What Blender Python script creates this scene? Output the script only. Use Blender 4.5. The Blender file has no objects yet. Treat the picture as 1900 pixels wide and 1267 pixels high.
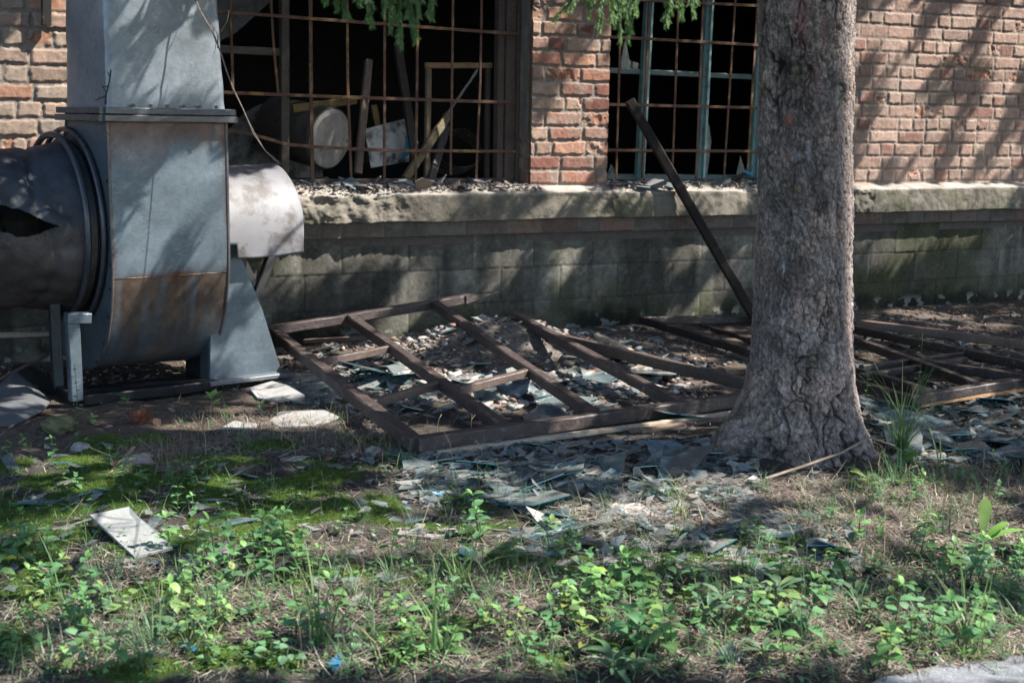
import bpy, math, random
import numpy as np
from math import sin, cos, radians, pi, sqrt, atan2
from mathutils import Matrix, Vector
rnd = random.Random(7)
rg = np.random.default_rng(11)

# ------------------------------------------------------------------ camera
FPX = 2400.0; YAW = radians(26); PIT = radians(9.77); ROL = radians(.92)
CAM = np.array([0., -7.5, 1.36])
fw = np.array([sin(YAW)*cos(PIT), cos(YAW)*cos(PIT), -sin(PIT)])
r0 = np.array([cos(YAW), -sin(YAW), 0.]); u0 = np.cross(r0, fw)
rt = cos(ROL)*r0 + sin(ROL)*u0; up = -sin(ROL)*r0 + cos(ROL)*u0
cd = bpy.data.cameras.new('camera'); cam = bpy.data.objects.new('camera', cd)
bpy.context.scene.collection.objects.link(cam)
cam.matrix_world = Matrix(((rt[0], up[0], -fw[0], CAM[0]), (rt[1], up[1], -fw[1], CAM[1]), (rt[2], up[2], -fw[2], CAM[2]), (0, 0, 0, 1)))
cd.sensor_width = 36; cd.lens = 36*FPX/1900; cd.clip_end = 500; cd.clip_start = .05
cd.dof.use_dof = True; cd.dof.focus_distance = 6.2; cd.dof.aperture_fstop = 5.0
sc = bpy.context.scene; sc.camera = cam

# ------------------------------------------------------------------ light
SUN = np.array([.60, -.36, .80]); SUN /= np.linalg.norm(SUN)
el = math.asin(SUN[2]); az = atan2(SUN[0], SUN[1])
w = bpy.data.worlds.new('World'); sc.world = w; w.use_nodes = True
nt = w.node_tree; bg = nt.nodes['Background']; sky = nt.nodes.new('ShaderNodeTexSky')
sky.sky_type = 'NISHITA'; sky.sun_disc = False; sky.sun_elevation = el; sky.sun_rotation = az; sky.ozone_density = 2.6
nt.links.new(sky.outputs[0], bg.inputs[0]); bg.inputs[1].default_value = .15
sd = bpy.data.lights.new('sun', 'SUN'); so = bpy.data.objects.new('sun', sd); sc.collection.objects.link(so)
sd.energy = 5.0; sd.angle = radians(.5); sd.color = (1, .94, .86)
so.rotation_euler = Vector((-SUN[0], -SUN[1], -SUN[2])).to_track_quat('-Z', 'Y').to_euler()
sc.view_settings.view_transform = 'Standard'; sc.view_settings.look = 'None'
sc.view_settings.exposure = 1.4; sc.view_settings.gamma = 1

# ------------------------------------------------------------------ helpers
def ray(x, y): return fw + rt*(x-950)/FPX + up*(633.5-y)/FPX
def G(x, y, z=0.): d = ray(x, y); return CAM + d*(z-CAM[2])/d[2]
def W(x, y, Y=0.): d = ray(x, y); return CAM + d*(Y-CAM[1])/d[1]
def Zd(x, y, z): return CAM + ray(x, y)*z
def PX(p):
    v = np.asarray(p) - CAM; z = v @ fw
    return 950 + FPX*(v @ rt)/z, 633.5 - FPX*(v @ up)/z, z

def hsh(ix, iy, s):
    n = (ix.astype(np.int64)*374761393 + iy.astype(np.int64)*668265263 + s*982451653) & 0xffffffff
    n = ((n ^ (n >> 13))*1274126177) & 0xffffffff
    n = ((n ^ (n >> 16))*2246822519) & 0xffffffff
    return ((n ^ (n >> 15)) & 0xffffff)/float(0x1000000)
def vn(x, y, s=0):
    x = np.asarray(x, float); y = np.asarray(y, float)
    ix = np.floor(x); iy = np.floor(y); fx = x-ix; fy = y-iy
    fx = fx*fx*(3-2*fx); fy = fy*fy*(3-2*fy)
    a = hsh(ix, iy, s); b = hsh(ix+1, iy, s); c = hsh(ix, iy+1, s); d = hsh(ix+1, iy+1, s)
    return (a+(b-a)*fx)*(1-fy) + (c+(d-c)*fx)*fy
def fbm(x, y, o=4, s=0):
    r = 0; a = .5; t = 0
    for k in range(o):
        r = r + a*vn(x, y, s+k*17); t += a; a *= .5; x = x*2.03+3.1; y = y*2.03+1.7
    return r/t
def sst(a, b, x):
    t = np.clip((x-a)/(b-a), 0, 1); return t*t*(3-2*t)
def worley(x, y, s=0):
    ix = np.floor(x); iy = np.floor(y)
    f1 = np.full(x.shape, 9.); f2 = np.full(x.shape, 9.); idv = np.zeros(x.shape)
    for dx in (-1, 0, 1):
        for dy in (-1, 0, 1):
            cx = ix+dx; cy = iy+dy
            px = cx+hsh(cx, cy, s); py = cy+hsh(cx, cy, s+5)
            d = np.hypot(px-x, py-y); h = hsh(cx, cy, s+9)
            m = d < f1
            f2 = np.where(m, f1, np.minimum(f2, d)); f1 = np.where(m, d, f1); idv = np.where(m, h, idv)
    return f1, f2, idv

COL = sc.collection
def mk(name, V, F, mat, parent=None, col=None, smooth=False, midx=None):
    me = bpy.data.meshes.new(name)
    V = np.asarray(V, dtype=np.float32)
    if isinstance(F, np.ndarray):
        k = F.shape[1]; n = len(F)
        me.vertices.add(len(V)); me.vertices.foreach_set('co', V.ravel())
        me.loops.add(n*k); me.loops.foreach_set('vertex_index', F.astype(np.int32).ravel())
        me.polygons.add(n); me.polygons.foreach_set('loop_start', np.arange(0, n*k, k, dtype=np.int32))
        me.polygons.foreach_set('loop_total', np.full(n, k, dtype=np.int32))
        me.update(calc_edges=True); me.validate()
    else:
        me.from_pydata([tuple(map(float, v)) for v in V], [], F); me.update()
    for m in (mat if isinstance(mat, (list, tuple)) else [mat]): me.materials.append(m)
    if midx is not None: me.polygons.foreach_set('material_index', np.asarray(midx, dtype=np.int32))
    if smooth: me.polygons.foreach_set('use_smooth', np.ones(len(me.polygons), dtype=bool))
    if col is not None:
        at = me.color_attributes.new('Col', 'FLOAT_COLOR', 'POINT')
        c = np.ones((len(V), 4), dtype=np.float32); c[:, :3] = col
        at.data.foreach_set('color', c.ravel())
    o = bpy.data.objects.new(name, me); COL.objects.link(o)
    if parent: o.parent = parent
    return o
def tag(o, label=None, cat=None, group=None, kind=None):
    if label: o['label'] = label
    if cat: o['category'] = cat
    if group: o['group'] = group
    if kind: o['kind'] = kind
    return o
def empty(name, loc, label, cat, group=None):
    o = bpy.data.objects.new(name, None); COL.objects.link(o); o.location = loc; o.empty_display_size = .1
    return tag(o, label, cat, group)
def sub(parent, V):      # world verts to the parent's local space (parents are never rotated here)
    return np.asarray(V, float) - np.array(parent.location)

def grid(nu, nv):
    i = np.arange(nu-1)[:, None]*nv + np.arange(nv-1)[None, :]
    return np.stack([i, i+nv, i+nv+1, i+1], -1).reshape(-1, 4)

class MB:
    def __init__(s): s.v = []; s.f = []; s.c = []; s.mi = []
    def add(s, vs, fs, col=(1, 1, 1), mi=0):
        b = len(s.v); s.v += [tuple(map(float, v)) for v in vs]
        s.f += [tuple(b+i for i in f) for f in fs]; s.mi += [mi]*len(fs)
        if len(np.shape(col)) == 1: s.c += [tuple(col)]*len(vs)
        else: s.c += [tuple(c) for c in col]
    def box(s, a, b, wu, wv, upv=(0, 0, 1), col=(1, 1, 1), jit=0., seg=1, taper=1., mi=0):
        """bar from a to b, width wu sideways and wv along upv"""
        a = np.array(a, float); b = np.array(b, float); d = b-a; L = np.linalg.norm(d); d /= L
        sdv = np.cross(d, upv); n = np.linalg.norm(sdv)
        if n < 1e-6: sdv = np.array([1., 0, 0]); n = 1
        sdv /= n; uv = np.cross(sdv, d)
        c = min(wu, wv)*.10
        prof = [(-wu/2+c, -wv/2), (wu/2-c, -wv/2), (wu/2, -wv/2+c), (wu/2, wv/2-c), (wu/2-c, wv/2), (-wu/2+c, wv/2), (-wu/2, wv/2-c), (-wu/2, -wv/2+c)]
        vs = []
        for k in range(seg+1):
            t = k/seg; cen = a+d*L*t; sc_ = 1+(taper-1)*t
            for p in prof:
                j = np.array([rnd.uniform(-1, 1) for _ in range(3)])*jit
                vs.append(cen + sdv*p[0]*sc_ + uv*p[1]*sc_ + j)
        fs = [[k*8+i, k*8+(i+1) % 8, (k+1)*8+(i+1) % 8, (k+1)*8+i] for k in range(seg) for i in range(8)]
        fs.append([7-i for i in range(8)]); fs.append([seg*8+i for i in range(8)])
        s.add(vs, fs, col, mi)
    def tube(s, pts, r, n=8, col=(1, 1, 1), caps=True, mi=0):
        pts = [np.array(p, float) for p in pts]; vs = []
        rr = r if hasattr(r, '__len__') else [r]*len(pts)
        prev = None
        for k, p in enumerate(pts):
            d = pts[min(k+1, len(pts)-1)]-pts[max(k-1, 0)]; d = d/np.linalg.norm(d)
            if prev is None:
                a = np.cross(d, (0, 0, 1)); 
                if np.linalg.norm(a) < .1: a = np.cross(d, (1, 0, 0))
            else: a = prev - d*(prev @ d)
            a /= np.linalg.norm(a); prev = a; b = np.cross(d, a)
            for i in range(n):
                t = 2*pi*i/n; vs.append(p + (a*cos(t)+b*sin(t))*rr[k])
        fs = [[k*n+i, k*n+(i+1) % n, (k+1)*n+(i+1) % n, (k+1)*n+i] for k in range(len(pts)-1) for i in range(n)]
        if caps: fs.append([n-1-i for i in range(n)]); fs.append([(len(pts)-1)*n+i for i in range(n)])
        s.add(vs, fs, col, mi)
    def prism(s, poly, n, th, col=(1, 1, 1), mi=0, mis=None):
        """flat polygon (3d points) with thickness th along normal n"""
        n = np.array(n, float); n /= np.linalg.norm(n); k = len(poly)
        top = [np.array(p, float) for p in poly]; bot = [p-n*th for p in top]
        s.add(top+bot, [list(range(k))], col, mi)
        b = len(s.v)-2*k
        fs = [[b+2*k-1-i for i in range(k)]] + [[b+i, b+k+i, b+k+(i+1) % k, b+(i+1) % k] for i in range(k)]
        s.f += [tuple(f) for f in fs]; s.mi += [mi if mis is None else mis]*len(fs)
    def build(s, name, mat, parent=None, smooth=False):
        V = np.array(s.v)
        if parent is not None: V = sub(parent, V)
        return mk(name, V, s.f, mat, parent, np.array(s.c), smooth, s.mi if max(s.mi, default=0) > 0 else None)

# ------------------------------------------------------------------ materials
def mat(name, col=(.5, .5, .5), rough=.8, metal=0., attr=True, n1=(8, .5), n2=None, bump=(60, .3, .01), spec=.5,
        trans=0., stretch=None, col2=None, rvar=0., coat=0., alpha=None):
    """principled; base = col (or attribute Col*col) modulated by noise n1=(scale, amount)"""
    m = bpy.data.materials.new(name); m.use_nodes = True; n = m.node_tree.nodes; l = m.node_tree.links
    b = n['Principled BSDF']; b.inputs['Roughness'].default_value = rough; b.inputs['Metallic'].default_value = metal
    b.inputs['Specular IOR Level'].default_value = spec
    if coat: b.inputs['Coat Weight'].default_value = coat; b.inputs['Coat Roughness'].default_value = .3
    tc = n.new('ShaderNodeTexCoord'); src = tc.outputs['Object']
    if stretch:
        mp = n.new('ShaderNodeMapping'); mp.inputs['Scale'].default_value = stretch; l.new(src, mp.inputs[0]); src = mp.outputs[0]
    if attr:
        a = n.new('ShaderNodeAttribute'); a.attribute_name = 'Col'
        mx = n.new('ShaderNodeMix'); mx.data_type = 'RGBA'; mx.blend_type = 'MULTIPLY'; mx.inputs[0].default_value = 1
        l.new(a.outputs['Color'], mx.inputs[6]); mx.inputs[7].default_value = (*col, 1); cur = mx.outputs[2]
    else:
        rgb = n.new('ShaderNodeRGB'); rgb.outputs[0].default_value = (*col, 1); cur = rgb.outputs[0]
    if col2 is not None:      # second colour in noise patches: (colour, scale, lo, hi)
        c2, s2, lo, hi = col2
        nz = n.new('ShaderNodeTexNoise'); nz.inputs['Scale'].default_value = s2; nz.inputs['Detail'].default_value = 8; nz.inputs['Roughness'].default_value = .65
        l.new(src, nz.inputs['Vector']); mr = n.new('ShaderNodeMapRange'); mr.inputs[1].default_value = lo; mr.inputs[2].default_value = hi
        l.new(nz.outputs[0], mr.inputs[0]); mx = n.new('ShaderNodeMix'); mx.data_type = 'RGBA'
        l.new(mr.outputs[0], mx.inputs[0]); l.new(cur, mx.inputs[6]); mx.inputs[7].default_value = (*c2, 1); cur = mx.outputs[2]
    for nn in (n1, n2):
        if not nn: continue
        nz = n.new('ShaderNodeTexNoise'); nz.inputs['Scale'].default_value = nn[0]; nz.inputs['Detail'].default_value = 7; nz.inputs['Roughness'].default_value = .6
        l.new(src, nz.inputs['Vector']); mr = n.new('ShaderNodeMapRange'); mr.inputs[1].default_value = .25; mr.inputs[2].default_value = .75
        mr.inputs[3].default_value = 1-nn[1]; mr.inputs[4].default_value = 1+nn[1]*.6
        l.new(nz.outputs[0], mr.inputs[0]); vm = n.new('ShaderNodeVectorMath'); vm.operation = 'SCALE'
        l.new(cur, vm.inputs[0]); l.new(mr.outputs[0], vm.inputs['Scale']); cur = vm.outputs[0]
    l.new(cur, b.inputs['Base Color'])
    if rvar:
        nz = n.new('ShaderNodeTexNoise'); nz.inputs['Scale'].default_value = 9; nz.inputs['Detail'].default_value = 6
        l.new(src, nz.inputs['Vector']); mr = n.new('ShaderNodeMapRange'); mr.inputs[1].default_value = .3; mr.inputs[2].default_value = .7
        mr.inputs[3].default_value = max(0.03, rough-rvar); mr.inputs[4].default_value = min(1, rough+rvar)
        l.new(nz.outputs[0], mr.inputs[0]); l.new(mr.outputs[0], b.inputs['Roughness'])
    if bump:
        nz = n.new('ShaderNodeTexNoise'); nz.inputs['Scale'].default_value = bump[0]; nz.inputs['Detail'].default_value = 6; nz.inputs['Roughness'].default_value = .65
        l.new(src, nz.inputs['Vector']); bp = n.new('ShaderNodeBump'); bp.inputs['Strength'].default_value = bump[1]; bp.inputs['Distance'].default_value = bump[2]
        l.new(nz.outputs[0], bp.inputs['Height']); l.new(bp.outputs[0], b.inputs['Normal'])
    if trans:
        t = n.new('ShaderNodeBsdfTranslucent'); l.new(cur, t.inputs[0]); ms = n.new('ShaderNodeMixShader'); ms.inputs[0].default_value = trans
        l.new(b.outputs[0], ms.inputs[1]); l.new(t.outputs[0], ms.inputs[2]); l.new(ms.outputs[0], n['Material Output'].inputs[0])
    return m

M = {}
M['brick'] = mat('brick', (1, 1, 1), .92, n1=(18, .22), n2=(90, .25), bump=(170, .5, .004), spec=.25)
M['conc'] = mat('concrete', (1, 1, 1), .93, n1=(5, .3), n2=(50, .3), bump=(120, .6, .006), spec=.25)
M['bark'] = mat('bark', (1, 1, 1), .8, n1=(75, .5), n2=(210, .6), bump=(130, 1., .010), spec=.4)
M['ground'] = mat('soil_and_moss', (1, 1, 1), .95, n1=(22, .4), n2=(120, .5), bump=(90, 1., .012), spec=.2)
M['leaf'] = mat('leaf', (1, 1, 1), .5, n1=(30, .15), bump=(80, .2, .003), trans=.35, spec=.4)
M['needle'] = mat('spruce_needles', (1, 1, 1), .55, n1=(20, .2), bump=None, trans=.2)
M['dry'] = mat('dry_litter', (1, 1, 1), .85, n1=(30, .3), bump=None, spec=.2)
M['chip'] = mat('rubble', (1, 1, 1), .9, n1=(30, .3), bump=(150, .4, .004), spec=.25)
M['wood'] = mat('painted_old_wood', (1, 1, 1), .5, n1=(6, .4), n2=(45, .4), bump=(55, .7, .006), col2=((.15, .12, .105), 22, .57, .66), spec=.5, rvar=.12)
M['shadewood'] = mat('shade_dark_wood', (1, 1, 1), .8, n1=(12, .4), n2=(70, .4), bump=(60, .5, .004), spec=.25)  # for the leaning post, whose shade is put into its dark colour
M['greywood'] = mat('weathered_wood', (1, 1, 1), .85, n1=(7, .3), n2=(60, .35), bump=(70, .6, .004), spec=.3)
M['rust'] = mat('rusty_iron', (1, 1, 1), .8, n1=(10, .4), n2=(60, .3), col2=((.30, .17, .06), 9, .54, .64), bump=(150, .5, .003))
M['teal'] = mat('teal_flaking_paint', (1, 1, 1), .6, n1=(9, .2), col2=((.22, .20, .17), 16, .56, .62), bump=(80, .4, .003))
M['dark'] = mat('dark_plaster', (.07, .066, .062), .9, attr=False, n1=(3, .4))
M['glass'] = mat('dusty_glass', (1, 1, 1), .24, n1=(9, .25), bump=None, spec=.8, rvar=.15, col2=((.30, .28, .245), 12, .50, .68))
_g = M['glass'].node_tree; _t = _g.nodes.new('ShaderNodeBsdfTransparent'); _t.inputs[0].default_value = (.75, .9, .9, 1); _m = _g.nodes.new('ShaderNodeMixShader'); _m.inputs[0].default_value = .28
_g.links.new(_g.nodes['Principled BSDF'].outputs[0], _m.inputs[1]); _g.links.new(_t.outputs[0], _m.inputs[2]); _g.links.new(_m.outputs[0], _g.nodes['Material Output'].inputs[0])
M['gedge'] = mat('glass_edge', (.02, .17, .19), .15, attr=False, n1=None, bump=None, spec=1.)
M['slab'] = mat('fibre_cement', (1, 1, 1), .85, n1=(7, .2), n2=(60, .15), bump=(90, .3, .003), spec=.3)
M['steel'] = None; M['path'] = None

# ------------------------------------------------------------------ brick layout heightfield
def brick_field(U, Vv, rowh=.0945, seed=1, pal=None, chip=.5, v0=0., bond='mix', Ls=.262, joint=.012, mortar=(.20, .17, .145), depth=.009):
    """returns height and colour arrays for coordinates U (along), Vv (up)"""
    Uw = U + (fbm(U*9, Vv*9, 2, seed+3)-.5)*.010; Vw = Vv - v0 + (fbm(U*5, Vv*7, 3, seed+4)-.5)*.013
    row = np.floor(Vw/rowh); fr = Vw/rowh-row
    lo = float(U.min())-.6; hi = float(U.max())+.6
    h = np.zeros(U.shape); C = np.zeros(U.shape+(3,)); rr = random.Random(seed)
    edge = np.zeros(U.shape); tone = np.zeros(U.shape+(3,)); off = np.zeros(U.shape); pit = np.zeros(U.shape)
    for r in range(int(row.min()), int(row.max())+1):
        m = row == r
        if not m.any(): continue
        b = [lo + rr.uniform(0, .2)]; head = (r % 2 == 0) if bond == 'mix' else False
        while b[-1] < hi:
            if bond == 'mix': L = Ls/2 if (head and rr.random() < .8) else Ls
            else: L = Ls if rr.random() < .75 else Ls/2
            b.append(b[-1]+L*rr.uniform(.96, 1.04))
        b = np.array(b); u = Uw[m]; k = np.clip(np.searchsorted(b, u)-1, 0, len(b)-2)
        du = np.minimum(u-b[k], b[k+1]-u); dv = np.minimum(fr[m], 1-fr[m])*rowh
        cols = np.array([rr.choice(pal) for _ in b]); cols = cols*np.array([[rr.uniform(.78, 1.18)] for _ in b])
        of = np.array([rr.gauss(0, .0022) for _ in b]); pt = np.array([1. if rr.random() < .09*chip*2 else 0. for _ in b])
        edge[m] = np.minimum(du, dv); tone[m] = cols[k]; off[m] = of[k]; pit[m] = pt[k]
        wob = 0
    jj = joint/2 + (fbm(U*38, Vv*38, 3, seed+7)-.42)*.014*(.35+chip)
    t = sst(0, .0065, edge-jj)
    n = fbm(U*60, Vv*60, 4, seed+8)
    n2 = fbm(U*22, Vv*22, 4, seed+12)
    h = t*(depth+off) + (n-.5)*.0035 + (n2-.5)*.005 - pit*t*sst(.42, .62, n2)*.012
    mort = np.array(mortar)*(.75+.5*fbm(U*14, Vv*14, 3, seed+5))[..., None]
    spall = (pit*sst(.40, .6, n2))[..., None]
    tone = tone*(.85+.3*n)[..., None]
    tone = tone*(1-spall) + np.array((.34, .18, .12))*spall*(.7+.6*n[..., None])
    smear = sst(.56, .68, fbm(U*7+5, Vv*11, 4, seed+20))[..., None]*.55
    tone = tone*(1-smear) + mort*1.25*smear
    C = mort*(1-t[..., None]) + tone*t[..., None]
    return h, C

def patch(name, parent, O, ud, vd, nd, ulen, vlen, res, fn, matl, u0_=0., v0_=0.):
    """heightfield patch; fn(U,V) -> (height along nd, colour)"""
    nu = int(ulen/res)+2; nv = int(vlen/res)+2
    u = np.linspace(0, ulen, nu); v = np.linspace(0, vlen, nv)
    U, V = np.meshgrid(u, v, indexing='ij'); h, C = fn(U+u0_, V+v0_)
    P = np.array(O)[None, None] + U[..., None]*np.array(ud) + V[..., None]*np.array(vd) + h[..., None]*np.array(nd)
    P = P.reshape(-1, 3); C = C.reshape(-1, 3); F = grid(nu, nv)
    if np.dot(np.cross(ud, vd), nd) < 0: F = F[:, ::-1]
    if parent is not None: P = sub(parent, P)
    return P, F, C

# ================================================================== BUILDING
bld = empty('brick_building', (5, 0, 0), 'abandoned red brick factory wall with barred broken windows and grey block plinth', 'building')
XW1a, XW1b = W(396, 200, .03)[0], W(985, 250, .03)[0]       # first window opening
XW2a, XW2b = W(1127, 250, .03)[0], W(1462, 250, .03)[0]     # second window opening
ZS = .93; ZT = 2.75; ZR = 3.9
pal_red = [(.30, .15, .105), (.33, .17, .12), (.27, .17, .13), (.36, .20, .14), (.30, .20, .16), (.24, .13, .10), (.35, .24, .18), (.20, .09, .07)]
pal_pale = [(.35, .235, .19), (.37, .25, .20), (.33, .225, .18), (.38, .27, .22), (.35, .245, .20), (.34, .25, .20), (.29, .165, .13), (.36, .25, .205)]
pal_left = [(.34, .23, .18), (.36, .25, .19), (.38, .21, .14), (.30, .22, .17), (.33, .26, .20)]
def wall_seg(x0, x1, z0, z1, seed, pal, chip, bond, res=.0065, mort=(.24, .20, .17), dep=.009):
    V, F, C = patch('w', bld, (x0, .03, z0), (1, 0, 0), (0, 0, 1), (0, -1, 0), x1-x0, z1-z0, res,
                    lambda U, Vv: brick_field(U, Vv, seed=seed, pal=pal, chip=chip, bond=bond, mortar=mort, depth=dep), M['brick'], x0, z0-.94)
    # body of the wall behind the face
    a, b = np.array([x0, .04, z0])-np.array(bld.location), np.array([x1, .42, z1])-np.array(bld.location)
    bx = np.array([(x, y, z) for x in (a[0], b[0]) for y in (a[1], b[1]) for z in (a[2], b[2])])
    n = len(V); bf = np.array([[0, 1, 3, 2], [4, 6, 7, 5], [0, 4, 5, 1], [2, 3, 7, 6], [1, 5, 7, 3], [0, 2, 6, 4]])+n
    V = np.vstack([V, bx]); F = np.vstack([F, bf]); C = np.vstack([C, np.tile((.2, .15, .12), (8, 1))])
    return mk('brick_wall', V, F, M['brick'], bld, C, True)
def flat_shade_body(o):
    pass
wall_seg(-1.6, XW1a, ZS-.06, 2.15, 31, pal_left, 1.0, 'mix')
wall_seg(XW1b, XW2a, ZS-.06, 2.3, 47, pal_red, .8, 'run', .0055)
wall_seg(XW2b, 9.6, ZS-.06, 2.5, 12, pal_pale, .42, 'mix', .0065, (.27, .215, .18), .0065)
mb = MB()
for (x0, x1, z0, z1) in ((-6, -1.6, ZS-.06, ZR), (-1.6, XW1a, 2.15, ZR), (XW1a, XW1b, ZT, ZR), (XW1b, XW2a, 2.3, ZR), (XW2a, XW2b, ZT, ZR), (XW2b, 9.6, 2.5, ZR), (9.6, 22, ZS-.06, ZR)):
    mb.box((x0, .225, (z0+z1)/2), (x1, .225, (z0+z1)/2), .39, z1-z0, (0, 0, 1), (.32, .22, .18))
mb.build('upper_wall', M['brick'], bld)
# jamb on the right of the first window: brick below, cement render above
def jambfn(U, Vv):
    h, C = brick_field(U, Vv, seed=81, pal=[(.27, .17, .14), (.22, .15, .125), (.30, .18, .14)], chip=.7, bond='run', Ls=.20)
    r = sst(.30, .34, Vv-.0 + (fbm(U*14, Vv*14, 3, 6)-.5)*.06)
    hr = .014 + (fbm(U*20, Vv*12, 4, 9)-.5)*.006
    Cr = np.array((.21, .18, .155))*(.6+.8*fbm(U*16, Vv*9, 4, 14))[..., None]
    return h*(1-r)+hr*r, C*(1-r[..., None]) + Cr*r[..., None]
V, F, C = patch('j', bld, (XW1b-.006, .028, ZS-.06), (0, 1, 0), (0, 0, 1), (-1, 0, 0), .36, 1.5, .006, jambfn, M['brick'], 0, -.06)
mk('window_jamb', V, F, M['brick'], bld, C, True)
V, F, C = patch('j', bld, (XW2b-.006, .028, ZS-.06), (0, 1, 0), (0, 0, 1), (-1, 0, 0), .36, 1.5, .01, jambfn, M['brick'], 3, -.06)
mk('window_jamb', V, F, M['brick'], bld, C, True)

# sill ledge: profile swept along x, broken front lip
xs = np.arange(-1.6, 9.6, .0075); 
prof = []
for t in np.linspace(0, 1, 6): prof.append((.02-.12*t, .725))
for t in np.linspace(0, 1, 30)[1:]: prof.append((-.10, .725+.17*t))
for t in np.linspace(0, 1, 26)[1:]: prof.append((-.10+.17*t, .895+.045*t))
for t in np.linspace(0, 1, 14)[1:]: prof.append((.07+.36*t, .94))
prof = np.array(prof); X, K = np.meshgrid(xs, np.arange(len(prof)), indexing='ij'); PY = prof[K, 0]; PZ = prof[K, 1]
brk = sst(.35, .6, fbm(X*1.6, X*0+2, 3, 77))*(X < 6.55) + .15
lip = np.exp(-((PY+.10)**2+(PZ-.895)**2)/.0035)
n1 = fbm(X*16, PZ*16+PY*16, 5, 5); n2 = fbm(X*7+9, PZ*9-PY*9, 4, 8)
frontm = (PY < -.09)
dy = (n1-.5)*.034*(.35+brk) + lip*sst(.35, .75, n2)*.045*brk*1.2
dz = (n1-.5)*.016*(.3+brk) - lip*sst(.35, .75, n2)*.020*brk*1.2 + (fbm(X*2.2, X*0, 3, 3)-.5)*.016
pyy = PY + np.where(PY < .04, dy, 0); pzz = PZ + np.where(PY > .1, (n1-.5)*.012, dz)
stain = fbm(X*2.3, PZ*3+PY*4, 4, 21); moss = sst(.5, .66, fbm(X*3.1+4, PZ*4, 4, 33))*(PZ < .88)
vert = fbm(X*22, PZ*2.2, 3, 61)
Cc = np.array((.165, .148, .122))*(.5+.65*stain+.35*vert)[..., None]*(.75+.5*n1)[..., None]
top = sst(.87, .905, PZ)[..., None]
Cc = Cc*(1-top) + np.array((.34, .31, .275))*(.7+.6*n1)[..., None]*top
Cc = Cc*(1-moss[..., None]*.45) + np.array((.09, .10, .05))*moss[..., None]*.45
P = np.stack([X, pyy, pzz], -1).reshape(-1, 3)
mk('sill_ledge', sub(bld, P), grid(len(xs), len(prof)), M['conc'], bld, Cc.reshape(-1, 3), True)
# brick string course under the ledge
def trimfn(U, Vv):
    h, C = brick_field(U, Vv, seed=63, pal=[(.14, .11, .095), (.13, .115, .10), (.17, .115, .095), (.14, .125, .11)], chip=.5, bond='run', rowh=.11, Ls=.27, mortar=(.15, .13, .11), joint=.008)
    return h*.6, C
V, F, C = patch('t', bld, (-1.6, -.045, .632), (1, 0, 0), (0, 0, 1), (0, -1, 0), 11.2, .098, .008, trimfn, M['brick'], 0, .006)
u = len(V); 
mk('string_course', V, F, M['brick'], bld, C, True)
mb = MB(); mb.box((-1.6, -.02, .675), (9.6, -.02, .675), .048, .088, (0, 0, 1), (.12, .10, .09)); mb.box((-1.6, 0.02, .6), (9.6, .02, .6), .05, .06, (0, 0, 1), (.12, .10, .09))
mb.build('string_course', M['brick'], bld)
# block plinth
def plinthfn(U, Vv):
    jz = [-.03, .187, .408, .64]; Vw = Vv + (fbm(U*2, Vv*2, 2, 3)-.5)*.006
    row = np.digitize(Vw, jz); dv = np.min([abs(Vw-z) for z in jz], 0)
    offs = np.array([.10, .0, .204, .41-.0])[np.clip(row, 0, 3)]
    # vertical joints as measured on the upper course (x = 2.05 + .436 k) and the one below
    base = np.where(row == 3, 2.06, np.where(row == 2, 2.26, 2.06))
    q = (U-base)/.436; k = np.round(q); jitter = (hsh(k, row, 5)-.5)*.02
    du = abs(q-k)*.436 + 0*jitter
    bid = hsh(np.floor(q), row, 8)
    n = fbm(U*40, Vv*40, 4, 4); n2 = fbm(U*9, Vv*9, 5, 6)
    e = np.minimum(du, dv); t = sst(.002, .009, e+(n-.5)*.004)
    low = sst(.34, .02, Vv + (n2-.5)*.3)
    h = t*.004 + (n-.5)*.004 + (bid-.5)*.004 + (n2-.5)*.012*low
    big = fbm(U*1.1+3, Vv*1.6, 4, 15); drip = fbm(U*6, Vv*.8, 3, 25)
    C = np.array((.16, .153, .132))*(.62+.5*bid)[..., None]*(.6+.8*n)[..., None]*(.72+.56*n2)[..., None]
    C = C*(.55+.9*sst(.35, .7, drip))[..., None]
    ms = sst(.50, .68, big*.6+drip*.25+n2*.25 + .10*low)[..., None]*(.55+.45*n[..., None])
    C = C*(1-ms) + np.array((.040, .046, .018))*(.6+.9*n)[..., None]*ms
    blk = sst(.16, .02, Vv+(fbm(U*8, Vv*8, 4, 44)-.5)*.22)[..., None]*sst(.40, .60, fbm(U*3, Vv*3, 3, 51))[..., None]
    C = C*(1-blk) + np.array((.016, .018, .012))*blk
    C = C*(.68+.32*t)[..., None]
    wht = sst(.10, .03, Vv)[..., None]*sst(.63, .68, fbm(U*14, Vv*18, 4, 71))[..., None]*.6
    C = C*(1-wht)+np.array((.33, .33, .30))*wht
    return h, C
V, F, C = patch('p', bld, (-1.6, 0, -.15), (1, 0, 0), (0, 0, 1), (0, -1, 0), 11.2, .785, .0075, plinthfn, M['conc'], -1.6, -.15)
mk('plinth', V, F, M['conc'], bld, C, True)
mb = MB(); mb.box((-6, .2, .3), (-1.6, .2, .3), .42, 1.15, (0, 0, 1), (.15, .14, .12)); mb.build('plinth', M['conc'], bld); mb = MB(); mb.box((9.6, .2, .3), (22, .2, .3), .42, 1.15, (0, 0, 1), (.15, .14, .12))
mb.build('plinth', M['conc'], bld)
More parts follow.
